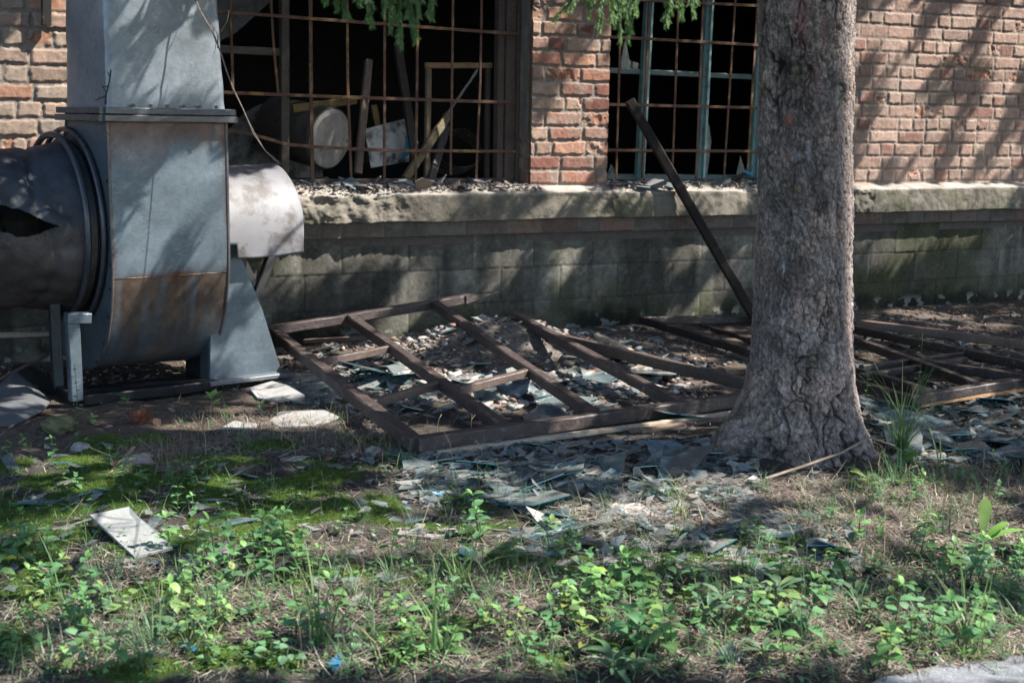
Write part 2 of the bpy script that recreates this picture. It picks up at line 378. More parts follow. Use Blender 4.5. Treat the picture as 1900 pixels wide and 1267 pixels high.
# interior
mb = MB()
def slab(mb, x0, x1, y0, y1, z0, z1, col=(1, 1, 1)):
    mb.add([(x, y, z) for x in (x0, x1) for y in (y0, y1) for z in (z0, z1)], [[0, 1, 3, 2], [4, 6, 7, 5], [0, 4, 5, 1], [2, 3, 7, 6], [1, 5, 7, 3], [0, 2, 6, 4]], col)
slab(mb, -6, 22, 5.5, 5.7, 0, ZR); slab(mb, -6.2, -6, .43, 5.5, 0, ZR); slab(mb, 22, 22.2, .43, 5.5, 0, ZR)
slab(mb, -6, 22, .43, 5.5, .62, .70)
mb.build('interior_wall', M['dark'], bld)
mb = MB(); slab(mb, -6.4, 22.4, -.25, 5.9, ZR, ZR+.18, (.3, .29, .27)); mb.build('roof', M['conc'], bld)

# window frames and grilles
def wbar(mb, p, q, wd, th, Y, col, jit=.0008, seg=6):
    mb.box(W(p[0], p[1], Y), W(q[0], q[1], Y), wd, th, (0, -1, 0), col, jit, seg)
dk = (.12, .092, .076)
mb = MB()
xb = W(936, 200, .2)[0]
for xx, wd, yy in ((XW1b-.075, .07, .21), (XW1b-.135, .045, .235), (XW1b-.024, .034, .19)):
    mb.box((xx, yy, ZS), (xx, yy, ZT), wd, .07, (0, -1, 0), dk, .001, 8)
mb.box((XW1a, .22, ZS+.02), (XW1b, .22, ZS+.02), .05, .06, (0, -1, 0), dk, .001, 8)
wbar(mb, (527, -160), (527, 320), .05, .06, .22, (.10, .085, .07))
wbar(mb, (395, 91), (532, 98), .045, .05, .24, (.13, .11, .095))
f1 = mb.build('window_frame', M['greywood'], bld)
rc = (.13, .068, .045)
def grille(name, hbars, vbars, Y):
    mb = MB()
    for pts in hbars:
        for a, b in zip(pts[:-1], pts[1:]): mb.box(W(a[0], a[1], Y), W(b[0]+1.5, b[1], Y), .019, .010, (0, -1, 0), rc, .0008, 8)
    g = mb.build(name, M['rust'], bld)
    for pts, wd in vbars:
        mb = MB()
        for a, b in zip(pts[:-1], pts[1:]): mb.box(W(a[0], a[1], Y+.012), W(b[0], b[1], Y+.012), wd, .010, (0, -1, 0), rc, .0008, 8)
        o = mb.build('bar', M['rust'], bld); o.parent = g
    return g
grille('window_grille', [[(380, -160), (960, -85)], [(380, 20), (960, 64)], [(385, 171), (650, 181), (955, 191)], [(385, 234), (470, 250), (530, 268), (600, 274), (730, 280), (955, 281)]],
       [([(424, -180), (427, 0), (432, 165)], .016), ([(501, -180), (503, 10), (508, 90), (516, 172)], .015), ([(575, -180), (577, 170), (580, 336)], .022), ([(643, -180), (645, 150), (652, 338)], .016),
        ([(714, -180), (713, 335)], .016), ([(778, -180), (771, 338)], .016), ([(843, -180), (836, 325)], .015), ([(897, -180), (891, 150), (883, 340)], .015)], .14)
grille('window_grille', [[(1100, -85), (1440, -62)], [(1120, -3), (1440, 13)], [(1120, 68), (1440, 86)], [(1120, 194), (1440, 201)], [(1118, 279), (1440, 281)]],
       [([(1156, -180), (1149, 130), (1143, 332)], .015), ([(1212, -180), (1192, 332)], .017), ([(1266, -180), (1247, 325)], .015), ([(1312, -180), (1291, 335)], .015),
        ([(1376, -180), (1343, 332)], .015), ([(1417, -180), (1386, 333)], .017)], .14)
tl = (.19, .33, .32)
mb = MB()
for a, b, wd in (((1212, -180), (1184, 330), .042), ((1323, -180), (1296, 330), .042), ((1424, -180), (1396, 330), .06)):
    wbar(mb, a, b, wd, .05, .24, tl)
    wbar(mb, (a[0]+8, a[1]), (b[0]+8, b[1]), .018, .03, .20, (.24, .40, .385))
wbar(mb, (1105, 130), (1430, 145), .035, .04, .262, (.12, .17, .165)); wbar(mb, (1105, 328), (1430, 330), .04, .05, .27, (.10, .15, .15))
f2 = mb.build('window_frame', M['teal'], bld)
# broken pane leftovers in the second window
def poly_w(pts, Y): return [W(x, y, Y) for x, y in pts]
for pts in ([(1153, 108), (1160, 70), (1168, 112), (1185, 118), (1184, 130), (1152, 130)], [(1306, 205), (1316, 235), (1320, 262), (1312, 328), (1300, 328)], [(1126, 325), (1134, 303), (1142, 318), (1143, 330)], [(1366, 325), (1374, 290), (1383, 318), (1384, 330)]):
    mb = MB(); mb.prism(poly_w(pts, .25), (0, -1, 0), .004, (.10, .13, .14), 0, 1); mb.build('broken_pane', [M['glass'], M['gedge']], bld)
mb = MB(); mb.box(W(85, -150, .0)+np.array([0, -.02, 0]), W(85, 48, .0)+np.array([0, -.02, 0]), .05, .05, (0, -1, 0), (.008, .008, .009), 0, 2); mb.build('iron_bracket', M['rust'], bld)

# ================================================================== GROUND
def blobs(X, Y, L):
    r = np.zeros(X.shape)
    for (px, py, rx, ry) in L:
        c = G(px, py); ex = abs((G(px+rx, py)-c)[:2]); a = max(.05, np.linalg.norm((G(px+rx, py)-c)[:2])); b = max(.05, np.linalg.norm((G(px, max(py-ry, 260))-G(px, py+ry))[:2])/2)
        d = np.array([sin(YAW+math.atan((px-950)/FPX)), cos(YAW+math.atan((px-950)/FPX))])
        dx = X-c[0]; dyy = Y-c[1]; al = dx*d[0]+dyy*d[1]; ac = dx*d[1]-dyy*d[0]
        r = np.maximum(r, np.exp(-((ac/a)**2+(al/b)**2)))
    return r
MOSS = [(200, 815, 160, 14), (480, 825, 120, 12), (680, 815, 50, 10), (300, 900, 330, 60), (650, 940, 180, 35), (120, 880, 140, 40), (60, 1020, 120, 40), (250, 1010, 160, 30), (480, 960, 160, 40), (1000, 1035, 120, 20), (1300, 1030, 120, 20), (1150, 1190, 90, 20), (750, 1200, 90, 20), (350, 1170, 80, 18), (620, 870, 130, 40), (560, 900, 120, 40), (380, 850, 120, 18), (160, 850, 120, 20), (400, 910, 250, 40), (140, 1000, 130, 30), (280, 1095, 130, 40), (100, 1075, 90, 40), (80, 940, 160, 40), (540, 995, 60, 14), (600, 1060, 150, 20),
        (780, 1065, 60, 14), (850, 985, 90, 14), (800, 930, 160, 20), (1400, 1000, 100, 16), (1420, 1045, 100, 22), (1470, 1090, 90, 20), (1180, 1010, 60, 15), (60, 1180, 120, 40), (510, 1220, 60, 30), (1020, 1210, 60, 25), (260, 1230, 90, 30), (950, 1040, 60, 15), (700, 1160, 120, 20), (1250, 1100, 90, 15), (420, 1200, 80, 25), (860, 1140, 60, 14), (1650, 1060, 80, 12), (30, 860, 60, 20)]
LITTER = [(1480, 930, 220, 40), (1350, 905, 110, 20), (1700, 960, 160, 40), (1600, 1000, 150, 40), (1750, 880, 200, 30), (620, 1020, 200, 25), (700, 1060, 220, 25), (900, 1110, 200, 30), (520, 800, 200, 30), (320, 850, 100, 20), (1150, 945, 110, 18), (1750, 590, 160, 14), (700, 630, 80, 30), (850, 620, 90, 25), (1800, 1200, 150, 30)]
def gheight(X, Y):
    X = np.asarray(X, float); Y = np.asarray(Y, float)
    z = (fbm(X*.9, Y*.9, 3, 91)-.5)*.07*sst(-.05, -1., Y)
    c = G(850, 690); z = z + .21*np.exp(-(((X-3.12)/.58)**2+((Y+.80)/.45)**2)) + .05*np.exp(-(((X-3.9)/.6)**2+((Y+1.1)/.4)**2))
    z = z + .05*np.exp(-(((X-3.33)/.75)**2+((Y+3.37)/.75)**2))           # swelling at the trunk's foot
    z = z + (fbm(X*4, Y*4, 4, 92)-.5)*.035 + (fbm(X*14, Y*14, 3, 93)-.5)*.012
    near = sst(-.02, -.35, Y)
    return z*(.35+.65*near) - .012
gx = np.concatenate([[-300, -150, -60, -25, -12, -6, -3], np.arange(-1.5, 10, .0165), [11, 12.5, 15, 20, 30, 60, 150, 300]])
gy = np.concatenate([[-300, -150, -60, -25, -14, -10, -8, -6.8], np.arange(-6., .05, .0165), [.4, 1]])
GX, GY = np.meshgrid(gx, gy, indexing='ij'); mb_ = blobs(GX, GY, MOSS); lt_ = blobs(GX, GY, LITTER)
nz1 = fbm(GX*6, GY*6, 5, 101); nz2 = fbm(GX*30, GY*30, 4, 102); nz3 = fbm(GX*2, GY*2, 4, 103)
moss = sst(.40, .60, mb_*.68 + (nz1-.5)*1.25 + .06)*(GY < -.9); lit = sst(.4, .7, lt_*.75+(nz1-.4)*.8)
GZ = gheight(GX, GY) + moss*(.010 + (nz2-.4)*.026) + (nz2-.5)*.010*(1-moss)
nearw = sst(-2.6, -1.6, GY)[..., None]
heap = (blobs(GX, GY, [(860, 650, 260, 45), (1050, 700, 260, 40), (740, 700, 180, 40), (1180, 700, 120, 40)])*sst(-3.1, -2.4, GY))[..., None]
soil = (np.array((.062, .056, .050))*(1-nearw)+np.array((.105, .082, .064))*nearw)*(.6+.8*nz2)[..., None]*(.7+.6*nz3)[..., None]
litc = np.array((.135, .112, .095))*(.55+.9*nz2)[..., None]
mossc = (np.array((.032, .074, .012))*(1-nz3[..., None]) + np.array((.075, .12, .018))*nz3[..., None])*(.5+1.*nz2)[..., None]
gc = soil*(1-lit[..., None]) + litc*lit[..., None]; gc = gc*(1-heap*.8)+np.array((.24, .215, .19))*(.35+1.2*nz2)[..., None]*heap*.8; gc = gc*(1-moss[..., None]) + mossc*moss[..., None]
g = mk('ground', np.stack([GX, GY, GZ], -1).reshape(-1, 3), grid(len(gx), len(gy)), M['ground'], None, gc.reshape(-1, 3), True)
tag(g, 'dark mossy soil with needle litter along the factory wall', 'ground', kind='structure')
def moss_at(X, Y): return sst(.42, .62, blobs(X, Y, MOSS)*.68 + (fbm(X*6, Y*6, 5, 101)-.5)*1.25 + .06)
def gz(x, y): return float(gheight(np.array([x]), np.array([y]))[0])
def on(px, py, dz=0.):
    z = 0.
    for _ in range(6): p = G(px, py, z); z = gz(p[0], p[1])
    return np.array([p[0], p[1], z+dz])
# path corner, bottom right
pa = [on(1540, 1310), on(1640, 1264), on(1760, 1240), on(1900, 1216), on(2100, 1185), on(2500, 1120)]
m = mat('asphalt_path', (1, 1, 1), .9, n1=(60, .4), n2=(200, .5), bump=(160, .8, .006), col2=((.42, .42, .42), 150, .58, .66)); M['path'] = m
nx = 160; ny = 60; pts = []; cols = []
PATHX = [-5, pa[0][0]-.01]+[p[0] for p in pa]; PATHY = [-50, -50]+[p[1] for p in pa]; A = np.array([p for p in pa]); tt = np.linspace(0, 1, len(A))
for i in range(nx):
    t = i/(nx-1); e = np.array([np.interp(t, tt, A[:, k]) for k in range(3)])
    wob = (float(vn(np.array([t*40]), np.array([.5]), 3)[0])-.5)*.05
    for j in range(ny):
        s = (j/(ny-1))**2.2*4.; d = np.array([.42, -.9, 0])
        p = e + d*(s+wob)
        pts.append((p[0], p[1], gz(p[0], p[1])+.012+.010*min(1, s*6)))
pts = np.array(pts); n_ = fbm(pts[:, 0]*25, pts[:, 1]*25, 4, 3)
F = grid(nx, ny)
o = mk('path', pts, F, m, None, np.array((.20, .215, .235))*(.4+1.2*n_)[:, None], True); tag(o, 'speckled grey asphalt path edge in the near right corner', 'path', kind='structure')

# ================================================================== FAN UNIT
steel = mat('painted_galvanised_steel', (1, 1, 1), .36, .45, n1=(3, .25), n2=(34, .22), bump=(70, .35, .004), rvar=.12, col2=((.12, .11, .10), 45, .66, .72), spec=.6)
sleevem = mat('oily_tarpaulin', (1, 1, 1), .55, 0, n1=(5, .5), n2=(25, .3), bump=(25, .6, .012), spec=.5)
hoodm = mat('blotched_zinc_sheet', (1, 1, 1), .6, .1, n1=(6, .15), bump=(40, .2, .003), col2=((.07, .062, .06), 9, .47, .62), spec=.5)
A1 = radians(12); e1 = np.array([cos(A1), sin(A1), 0]); e2 = np.array([-sin(A1), cos(A1), 0]); L0 = np.array([1.447, -1.043, 0])
def FP(px, py, d):
    r = ray(px, py); return CAM + r*(((L0+e2*d-CAM) @ e2)/(r @ e2))
def SD(px, py, d): p = FP(px, py, d); return (p-L0) @ e1, p[2]
D0 = -.12
S0 = SD(206, 400, D0)[0]; S1 = SD(423, 400, D0)[0]; FW = S1-S0
ZF = SD(300, 212, D0)[1]; ZSE = SD(300, 515, D0)[1]
def LP(s, d, z): return L0 + e1*s + e2*d + np.array([0, 0, z])
fan = empty('industrial_fan', tuple(LP((S0+S1)/2, .3, 0)), 'rusting blue grey centrifugal blower with square duct beside the wall', 'fan')
blue = np.array((.145, .185, .215))
# scroll profile (d, z)
key = [(D0, ZF), (D0, 1.1), (D0, .9), (D0, .72), (-.113, .60), (-.095, .50), (-.055, .37), (.01, .25), (.11, .155), (.23, .105), (.36, .09), (.50, .105), (.64, .16), (.77, .25), (.87, .38), (.93, .54), (.94, .70), (.90, .86), (.80, 1.0), (.66, 1.12), (.50, 1.2), (.44, 1.27), (.42, ZF)]
def cr(P, n=8):
    P = np.array(P, float); out = []
    for i in range(len(P)-1):
        a = P[max(i-1, 0)]; b = P[i]; c = P[i+1]; d = P[min(i+2, len(P)-1)]
        for k in range(n):
            t = k/n; out.append(.5*((2*b)+(-a+c)*t+(2*a-5*b+4*c-d)*t*t+(-a+3*b-3*c+d)*t**3))
    out.append(P[-1]); return np.array(out)
pr = cr(key, 8); ns = 50
ss = np.linspace(S0, S1, ns); T, S = np.meshgrid(np.arange(len(pr)), ss, indexing='ij')
dd = pr[T, 0]; zz = pr[T, 1]; tn = np.gradient(pr, axis=0); tn /= np.linalg.norm(tn, axis=1)[:, None]
nd_ = tn[T, 1]; nz_ = -tn[T, 0]
ctr = sst(S0, S0+.06, S)*sst(S1, S1-.06, S)
dent = ((fbm(S*3, zz*3+dd*2, 3, 7)-.5)*.020 + (fbm(S*9, zz*9+dd, 2, 9)-.5)*.004)*ctr
P = np.array([L0])+S[..., None]*e1 + (dd+nd_*dent)[..., None]*e2; P[..., 2] = zz + nz_*dent
rustn = fbm(S*5, zz*2.2+dd*2, 4, 31); streak = fbm(S*22, zz*1.5, 3, 37); fine = fbm(S*40, zz*40+dd*40, 3, 39)
seam = (ZSE - (S-S0)*.0)
below = sst(seam+.006, seam-.016, zz)*(dd < .5)
near_seam = np.exp(-((zz-seam-.01*(rustn-.5))/(.008+.03*np.clip(rustn-.4, 0, 1)))**2)
topr = sst(.5, .62, rustn+.25*np.exp(-((zz-ZF)/.12)**2))*sst(ZF-.32, ZF, zz)
C = np.tile(blue, dd.shape+(1,))*(.72+.4*fbm(S*4, zz*4, 3, 12))[..., None]
fade = .45+.55*sst(seam-.5, seam-.05, zz); bw = np.clip(below*(.12+.9*sst(.36, .66, streak+.15*(rustn-.5)))*fade, 0, 1)[..., None]
C = C*(1-bw) + np.array((.125, .092, .072))*(.55+.8*fine)[..., None]*bw
drip = sst(.58, .70, fbm(S*30, zz*.9, 3, 77))*sst(.45, .6, rustn)*.5; edg = (np.exp(-((S-S0)/.018)**2)+np.exp(-((S-S1)/.018)**2))*sst(.4, .6, fbm(S*3, zz*9, 3, 79))*.8; rr_ = np.clip(near_seam*(.15+.9*rustn)+topr*.8+edg*.7, 0, 1)[..., None]
C = C*(1-rr_) + np.array((.13, .055, .025))*(.5+fine)[..., None]*rr_
mk('scroll_rim', sub(fan, P.reshape(-1, 3)), grid(len(pr), ns)[:, ::-1], steel, fan, C.reshape(-1, 3), True)
for s_, nm in ((S0, 1), (S1, -1)):
    V = [LP(s_, a, z) for a, z in pr]; f = list(range(len(V)-1))
    if nm > 0: f = f[::-1]
    mk('side_plate', sub(fan, V), [f], steel, fan, np.tile(blue*.85, (len(V), 1)))
    mb = MB(); mb.tube([LP(s_, a, z) for a, z in pr[::2]], .008, 6, (.13, .12, .12)); mb.build('rim_seam', steel, fan, True)
mb = MB(); sp = [LP(S0+(S1-S0)*t, D0+(0.004 if 0 else -.004)-0.0, ZSE+.0) for t in np.linspace(0, 1, 8)]
k0 = int(np.argmin(abs(pr[:60, 1]-ZSE))); 
mb.tube([LP(s, pr[k0, 0]-.001, pr[k0, 1]) for s in np.linspace(S0, S1, 8)],   .0022, 5, (.07, .05, .04)); mb.build('weld_seam', steel, fan, True)
# flange
mb = MB(); fo = .022
for k, (zc, th, o_, cc) in enumerate(((ZF+.012, .030, .022, (.11, .12, .13)), (ZF-.022, .030, .028, (.15, .145, .14)))):
    a, b, c, d = LP(S0-o_, D0-o_, zc), LP(S1+o_, D0-o_, zc), LP(S1+o_, .42+o_, zc), LP(S0-o_, .42+o_, zc)
    for p, q in ((a, b), (b, c), (c, d), (d, a)): mb.box(p, q, .045, th, (0, 0, 1), cc, .001, 8)
for t in np.linspace(.2, .9, 6):
    p = LP(S0+(S1-S0)*t, D0-.02, ZF+.03); bo = MB(); bo.tube([p, p+np.array([0, 0, .014])], .009, 6, (.10, .09, .08)); bo.build('bolt', steel, fan)
for k in range(10, len(pr)-40, 9):
    p = LP(S0, pr[k, 0], pr[k, 1])+e2*.02; bo = MB(); bo.tube([p-e1*.010, p+e1*.002], .008, 6, (.09, .085, .08)); bo.build('bolt', steel, fan)
mb.build('flange', steel, fan)
# duct: square at the flange to round above
nl = 40; na = 96; rows = []
cd_ = np.array([(S0+S1)/2, (D0+.42)/2]); hw = (S1-S0)/2; hd = (.42-D0)/2
P = []; Cc = []
for i in range(nl+1):
    t = i/nl; z = ZF+.02 + t*1.9; m_ = min(1, t/.62)
    for j in range(na):
        a = 2*pi*j/na; q = a/(pi/2); k = int(q) % 4; u_ = q-int(q)
        cs = [(-1, -1), (1, -1), (1, 1), (-1, 1)]; A_ = cs[k]; B_ = cs[(k+1) % 4]
        # four flat triangles reach up from the square's sides, cone corners in between
        sq = np.array([(A_[0]+(B_[0]-A_[0])*u_)*hw*.985, (A_[1]+(B_[1]-A_[1])*u_)*hd*.985])
        ang = -pi*.75 + a; ci = np.array([cos(ang), sin(ang)])*.355
        ci = ci + np.array([-.015, 0])
        p = cd_ + sq*(1-m_) + ci*m_
        wv = (float(0))
        P.append((p[0], p[1], z)); 
P = np.array(P); wv = (fbm(P[:, 0]*6, P[:, 2]*14, 3, 5)-.5)*.010 + (fbm(P[:, 0]*16, P[:, 2]*42, 3, 8)-.5)*.005*sst(.5, .1, P[:, 2]-ZF)
r_ = P[:, :2]-cd_; P[:, :2] += r_/np.linalg.norm(r_, axis=1)[:, None]*wv[:, None]
V = np.array([LP(*p) for p in P]); i = np.arange(nl)[:, None]*na; j = np.arange(na)[None]
F = np.stack([i+j, i+(j+1) % na, i+na+(j+1) % na, i+na+j], -1).reshape(-1, 4)
cc = np.array((.26, .30, .335))*(.8+.35*fbm(P[:, 0]*5, P[:, 2]*3, 3, 4))[:, None]
mk('rising_duct', sub(fan, V), F, steel, fan, cc, True)
# inlet ring and torn sleeve on the left
zc = .80; dc = .40
def ringpts(s, r, n=48): return [LP(s, dc+cos(2*pi*k/n)*r, zc+sin(2*pi*k/n)*r) for k in range(n+1)]
mb = MB()
for s_, r_, w_ in ((S0-.02, .475, .014), (S0-.085, .45, .016)): mb.tube(ringpts(s_, r_), w_, 8, (.07, .075, .085), False)
mb.build('inlet_ring', steel, fan, True)
nu = 300; nv = 430; U = np.linspace(0, 1, nu); A = np.linspace(0, 2*pi, nv); UU, AA = np.meshgrid(U, A, indexing='ij')
sx = S0 - .02 - UU*1.15
wr = (fbm(AA*1.6, UU*2.2, 3, 3)-.5)*.09 + np.exp(-((UU-.42-.05*np.sin(AA*2))/.03)**2)*.012 - np.exp(-((UU-.20-.03*np.sin(AA*3))/.02)**2)*.012 + (fbm(AA*3+UU*3, UU*9, 3, 33)-.5)*.022 + .03*sin(5)*0
rad = .425 - .06*np.sin(UU*pi*1.1)*.9 + wr*sst(0, .12, UU)
up_ = sst(.3, .9, np.sin(AA))
sag = -.05*sst(.2, .9, UU)*np.maximum(0, np.sin(AA))**2
P = L0 + sx[..., None]*e1 + (dc+np.cos(AA)*rad)[..., None]*e2; P[..., 2] = zc + np.sin(AA)*rad + sag
C = np.array((.07, .058, .052))*(.5+1.*fbm(AA*3, UU*5, 4, 6))[..., None]
bl = sst(.0, .25, np.sin(AA)+(fbm(AA*2, UU*6, 3, 16)-.5)*.5)[..., None]
C = C*(1-bl) + np.array((.028, .036, .05))*(.6+.8*fbm(AA*5, UU*8, 3, 26))[..., None]*bl
F = grid(nu, nv); cu = UU.reshape(-1)[F].mean(1); ca = AA.reshape(-1)[F].mean(1)
# tear on the camera side (angle near pi), gaping
tear = (abs(ca-(2.95+.10*np.sin(cu*9))) < .15*sst(.14, .34, cu)*(.45+vn(cu*9, cu*0, 4)+.25*vn(cu*40, cu*0+ (ca > 2.95)*7, 5)))
F = F[~tear]
mk('inlet_sleeve', sub(fan, P.reshape(-1, 3)), F, sleevem, fan, C.reshape(-1, 3), True)
mb = MB(); n = 40
mb.add([LP(S0-.03, dc+cos(2*pi*k/n)*.44, zc+sin(2*pi*k/n)*.44) for k in range(n)], [list(range(n))], (.012, .012, .014)); mb.build('inlet_mouth', steel, fan)
# hood over the motor
hp = cr([(.50, .93), (.42, 1.03), (.30, 1.09), (.16, 1.075), (.05, 1.0), (-.03, .88), (-.065, .76), (-.075, .645)], 8)
sA = S1+.012; 
sB = SD(566, 470, -.075)[0]
ns = 40; T, K = np.meshgrid(np.arange(len(hp)), np.linspace(0, 1, ns), indexing='ij')
Sx = sA + (sB-sA)*K + .008*np.sin(T*.2)*K
hd_ = hp[T, 0]; hz = hp[T, 1] + (fbm(Sx*4, T*.05, 2, 3)-.5)*.02 + .012*K*K
P = L0 + Sx[..., None]*e1 + hd_[..., None]*e2; P[..., 2] = hz
F = grid(len(hp), ns); q = hz.reshape(-1)[F].mean(1) < .72; q2 = Sx.reshape(-1)[F].mean(1) < sA+.055
F = F[~(q & q2)]
C = np.array((.155, .155, .165))*(.8+.4*fbm(Sx*5, hz*5, 3, 2))[..., None]
ho = mk('motor_hood', sub(fan, P.reshape(-1, 3)), F[:, ::-1], hoodm, fan, C.reshape(-1, 3), True)
sm = ho.modifiers.new('thick', 'SOLIDIFY'); sm.thickness = .004
mb = MB(); mb.tube([LP(S1+.02, .27, .80), LP(S1+.10, .27, .80), LP(S1+.12, .27, .80), LP(S1+.42, .27, .80), LP(S1+.46, .27, .80)], [.08, .08, .17, .17, .10], 20, (.05, .05, .05)); mb.build('motor', M['rust'], fan, True)
# pedestal plate + flange strip
pv = [FP(390, 716, 0), FP(525, 697, 0), FP(487, 575, 0), FP(432, 440, 0), FP(392, 440, 0)]
mb = MB(); mb.prism(pv[::-1], -e2, .008, blue*.95)
a, b = FP(390, 716, 0), FP(392, 440, 0); mb.box(a+e2*.06, b+e2*.06, .10, .008, -e1, blue*.55)
a2, b2 = FP(525, 697, 0), FP(432, 440, 0)
a, b = LP(SD(390, 712, 0)[0]-.03, -.02, .02), LP(SD(535, 700, 0)[0], -.02, .02)
mb.box(a, b, .10, .022, (0, 0, 1), (.20, .22, .24)); mb.build('pedestal', steel, fan)
mb = MB()
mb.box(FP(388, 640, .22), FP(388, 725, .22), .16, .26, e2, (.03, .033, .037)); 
mb.build('pedestal', steel, fan)
mb = MB()
for a, b, d_, w_ in (((505, 470), (463, 580), .18, .045), ((436, 455), (480, 545), .2, .035), ((470, 500), (456, 640), .3, .03)):
    mb.box(FP(*a, d_), FP(*b, d_), w_, w_, e2, (.07, .068, .072))
mb.build('motor_brace', steel, fan)
# legs
mb = MB(); mb.box(FP(134, 594, -.05), FP(141, 742, -.05), .058, .05, e2, blue*.8); mb.box(FP(122, 590, -.06), FP(166, 590, -.06), .06, .05, (0, 0, 1), blue*.8); mb.build('leg', steel, fan)
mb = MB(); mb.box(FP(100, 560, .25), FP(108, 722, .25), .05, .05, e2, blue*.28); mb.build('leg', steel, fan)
mb = MB(); mb.box(FP(150, 741, -.02), FP(400, 712, -.02), .09, .05, (0, 0, 1), (.02, .022, .026), .001, 6)
mb.box(FP(110, 735, .25), FP(400, 700, .25), .09, .05, (0, 0, 1), (.03, .03, .035), .001, 6)
mb.box(FP(150, 741, -.02), FP(150, 741, -.02)+e2*.9, .07, .05, (0, 0, 1), (.03, .03, .035)); mb.build('base_rail', steel, fan)

def thing(name, mbo, m, label, cat, group=None, smooth=False):
    """top-level mesh, origin moved to its base centre"""
    V = np.array(mbo.v); c = np.array([V[:, 0].mean(), V[:, 1].mean(), V[:, 2].min()])
    o = mk(name, V-c, mbo.f, m, None, np.array(mbo.c), smooth, mbo.mi if max(mbo.mi, default=0) > 0 else None); o.location = c
    return tag(o, label, cat, group)

mb = MB(); mb.tube([W(-60, 623, -.5), W(102, 620, -.5)], .016, 8, (.42, .33, .27)); thing('pipe', mb, M['greywood'], 'pale horizontal pipe behind the legs of the blower', 'pipe', None, True)
mb = MB(); mb.tube([on(-40, 745, .05), on(30, 725, .10), on(98, 700, .13)], .008, 6, (.20, .13, .10)); thing('iron_rod', mb, M['rust'], 'thin rusty rod slanting to the ground under the torn sleeve', 'rod')

# ================================================================== FALLEN FRAMES
wc = (.066, .049, .046)
def member(mb, a, b, wd=.07, th=.062, col=wc, seg=10, jit=.0016):
    a = np.array(a); b = np.array(b); mb.box(a, b, wd*.78, th*.88, (0, 0, 1), col, jit, seg)
def lerp(a, b, t): return np.array(a)*(1-t)+np.array(b)*t
fa = empty('fallen_window_frame', tuple(G(765, 825, 0)), 'large reddish brown wooden window frame lying tilted on rubble between blower and tree', 'window frame')
bL = W(503, 613, -.40); bR = W(860, 556, -.30); bT = W(925, 541, -.27)
fL = G(772, 824, .045); fR = G(1420, 735, .045)
mb = MB(); member(mb, bL, bR, .075, .06, wc, 14, .0025)
mb.build('back_rail', M['wood'], fa)
mb = MB(); mb.box(bR, lerp(bR, bT, .5), .07, .055, (0, 0, 1), wc, .004, 4, .62); mb.box(lerp(bR, bT, .45), bT, .04, .03, (0, 0, 1), (.13, .09, .075), .003, 4, .15)
mb.build('splintered_end', M['wood'], fa)
mb = MB(); member(mb, fL, fR, .072, .07, wc, 16); mb.build('front_rail', M['wood'], fa)
mb = MB(); member(mb, bL, fL, .08, .065, wc, 16); mb.build('stile', M['wood'], fa)
def onb(px_):   # point on the back rail seen at image column px_
    ts = np.linspace(0, 1, 200); xs_ = [PX(lerp(bL, bR, t))[0] for t in ts]; return lerp(bL, bR, float(np.interp(px_, xs_, ts)))
def onf(px_):
    ts = np.linspace(0, 1, 200); xs_ = [PX(lerp(fL, fR, t))[0] for t in ts]; return lerp(fL, fR, float(np.interp(px_, xs_, ts)))
R2a, R2b, R3a, R3b = onb(648), onf(945), onb(805), onf(1112)
R4a, R4b = W(957, 588, -.80), onf(1270)
for a, b in ((R2a, R2b), (R3a, R3b), (R4a, R4b)):
    mb = MB(); d = (b-a)/np.linalg.norm(b-a); member(mb, a+d*(.03 if a is not R4a else 0), b-d*.035, .07, .06, wc, 14); mb.build('mullion', M['wood'], fa)
def atx(a, b, px_):
    ts = np.linspace(0, 1, 200); xs_ = [PX(lerp(a, b, t))[0] for t in ts]; return lerp(a, b, float(np.interp(px_, xs_, ts)))
for (p, q, pa_, pb_) in (((bL, fL), (R2a, R2b), 582, 728), ((bL, fL), (R2a, R2b), 680, 820), ((R2a, R2b), (R3a, R3b), 842, 985)):
    mb = MB(); member(mb, atx(*p, pa_), atx(*q, pb_), .05, .045, (.12, .085, .072), 6); mb.build('crossbar', M['wood'], fa)
fb = empty('fallen_window_frame', tuple(G(1690, 745, 0)), 'dark brown window frame lying flat behind and right of the tree trunk', 'window frame')
cB = .045; q1 = W(1192, 612, -.22); q1[2] = .05; q2 = G(1685, 742, cB)
dkc = (.040, .029, .027)
for nm, a, b, wd in (('back_rail', q1, W(1640, 590, -.35), .06), ('stile', q1, q2, .065), ('front_rail', q2, G(1990, 693, cB), .075), ('mullion', W(1302, 607, -.26), G(1640, 716, .05)*0+G(1700, 722, .05), .06),
                     ('mullion', G(1560, 622, .06), G(1812, 716, .06), .06), ('mullion', G(1570, 608, .07), G(1960, 690, .07), .06), ('crossbar', G(1598, 683, .06), G(1815, 655, .06), .045), ('crossbar', G(1598, 699, .05), G(1792, 668, .06), .045),
                     ('mullion', G(1720, 675, .06), G(1960, 712, .06), .06)):
    a = np.array(a); b = np.array(b)
    if nm == 'mullion' and a[1] > -.2: a[1] = -.22
    mb = MB(); member(mb, a, b, wd, .055 if nm != 'crossbar' else .04, dkc, 12); mb.build(nm, M['wood'], fb)
def board(name, a, b, wd, th, col, m, label, cat='board', seg=10, jit=.002, group=None, taper=1.):
    mb = MB(); mb.box(a, b, wd, th, (0, 0, 1), col, jit, seg, taper); return thing(name, mb, m, label, cat, group)
board('loose_rail', G(1598, 600, .09), G(1960, 648, .07), .055, .05, (.16, .11, .085), M['wood'], 'lighter brown rail lying nearest the wall right of the tree')
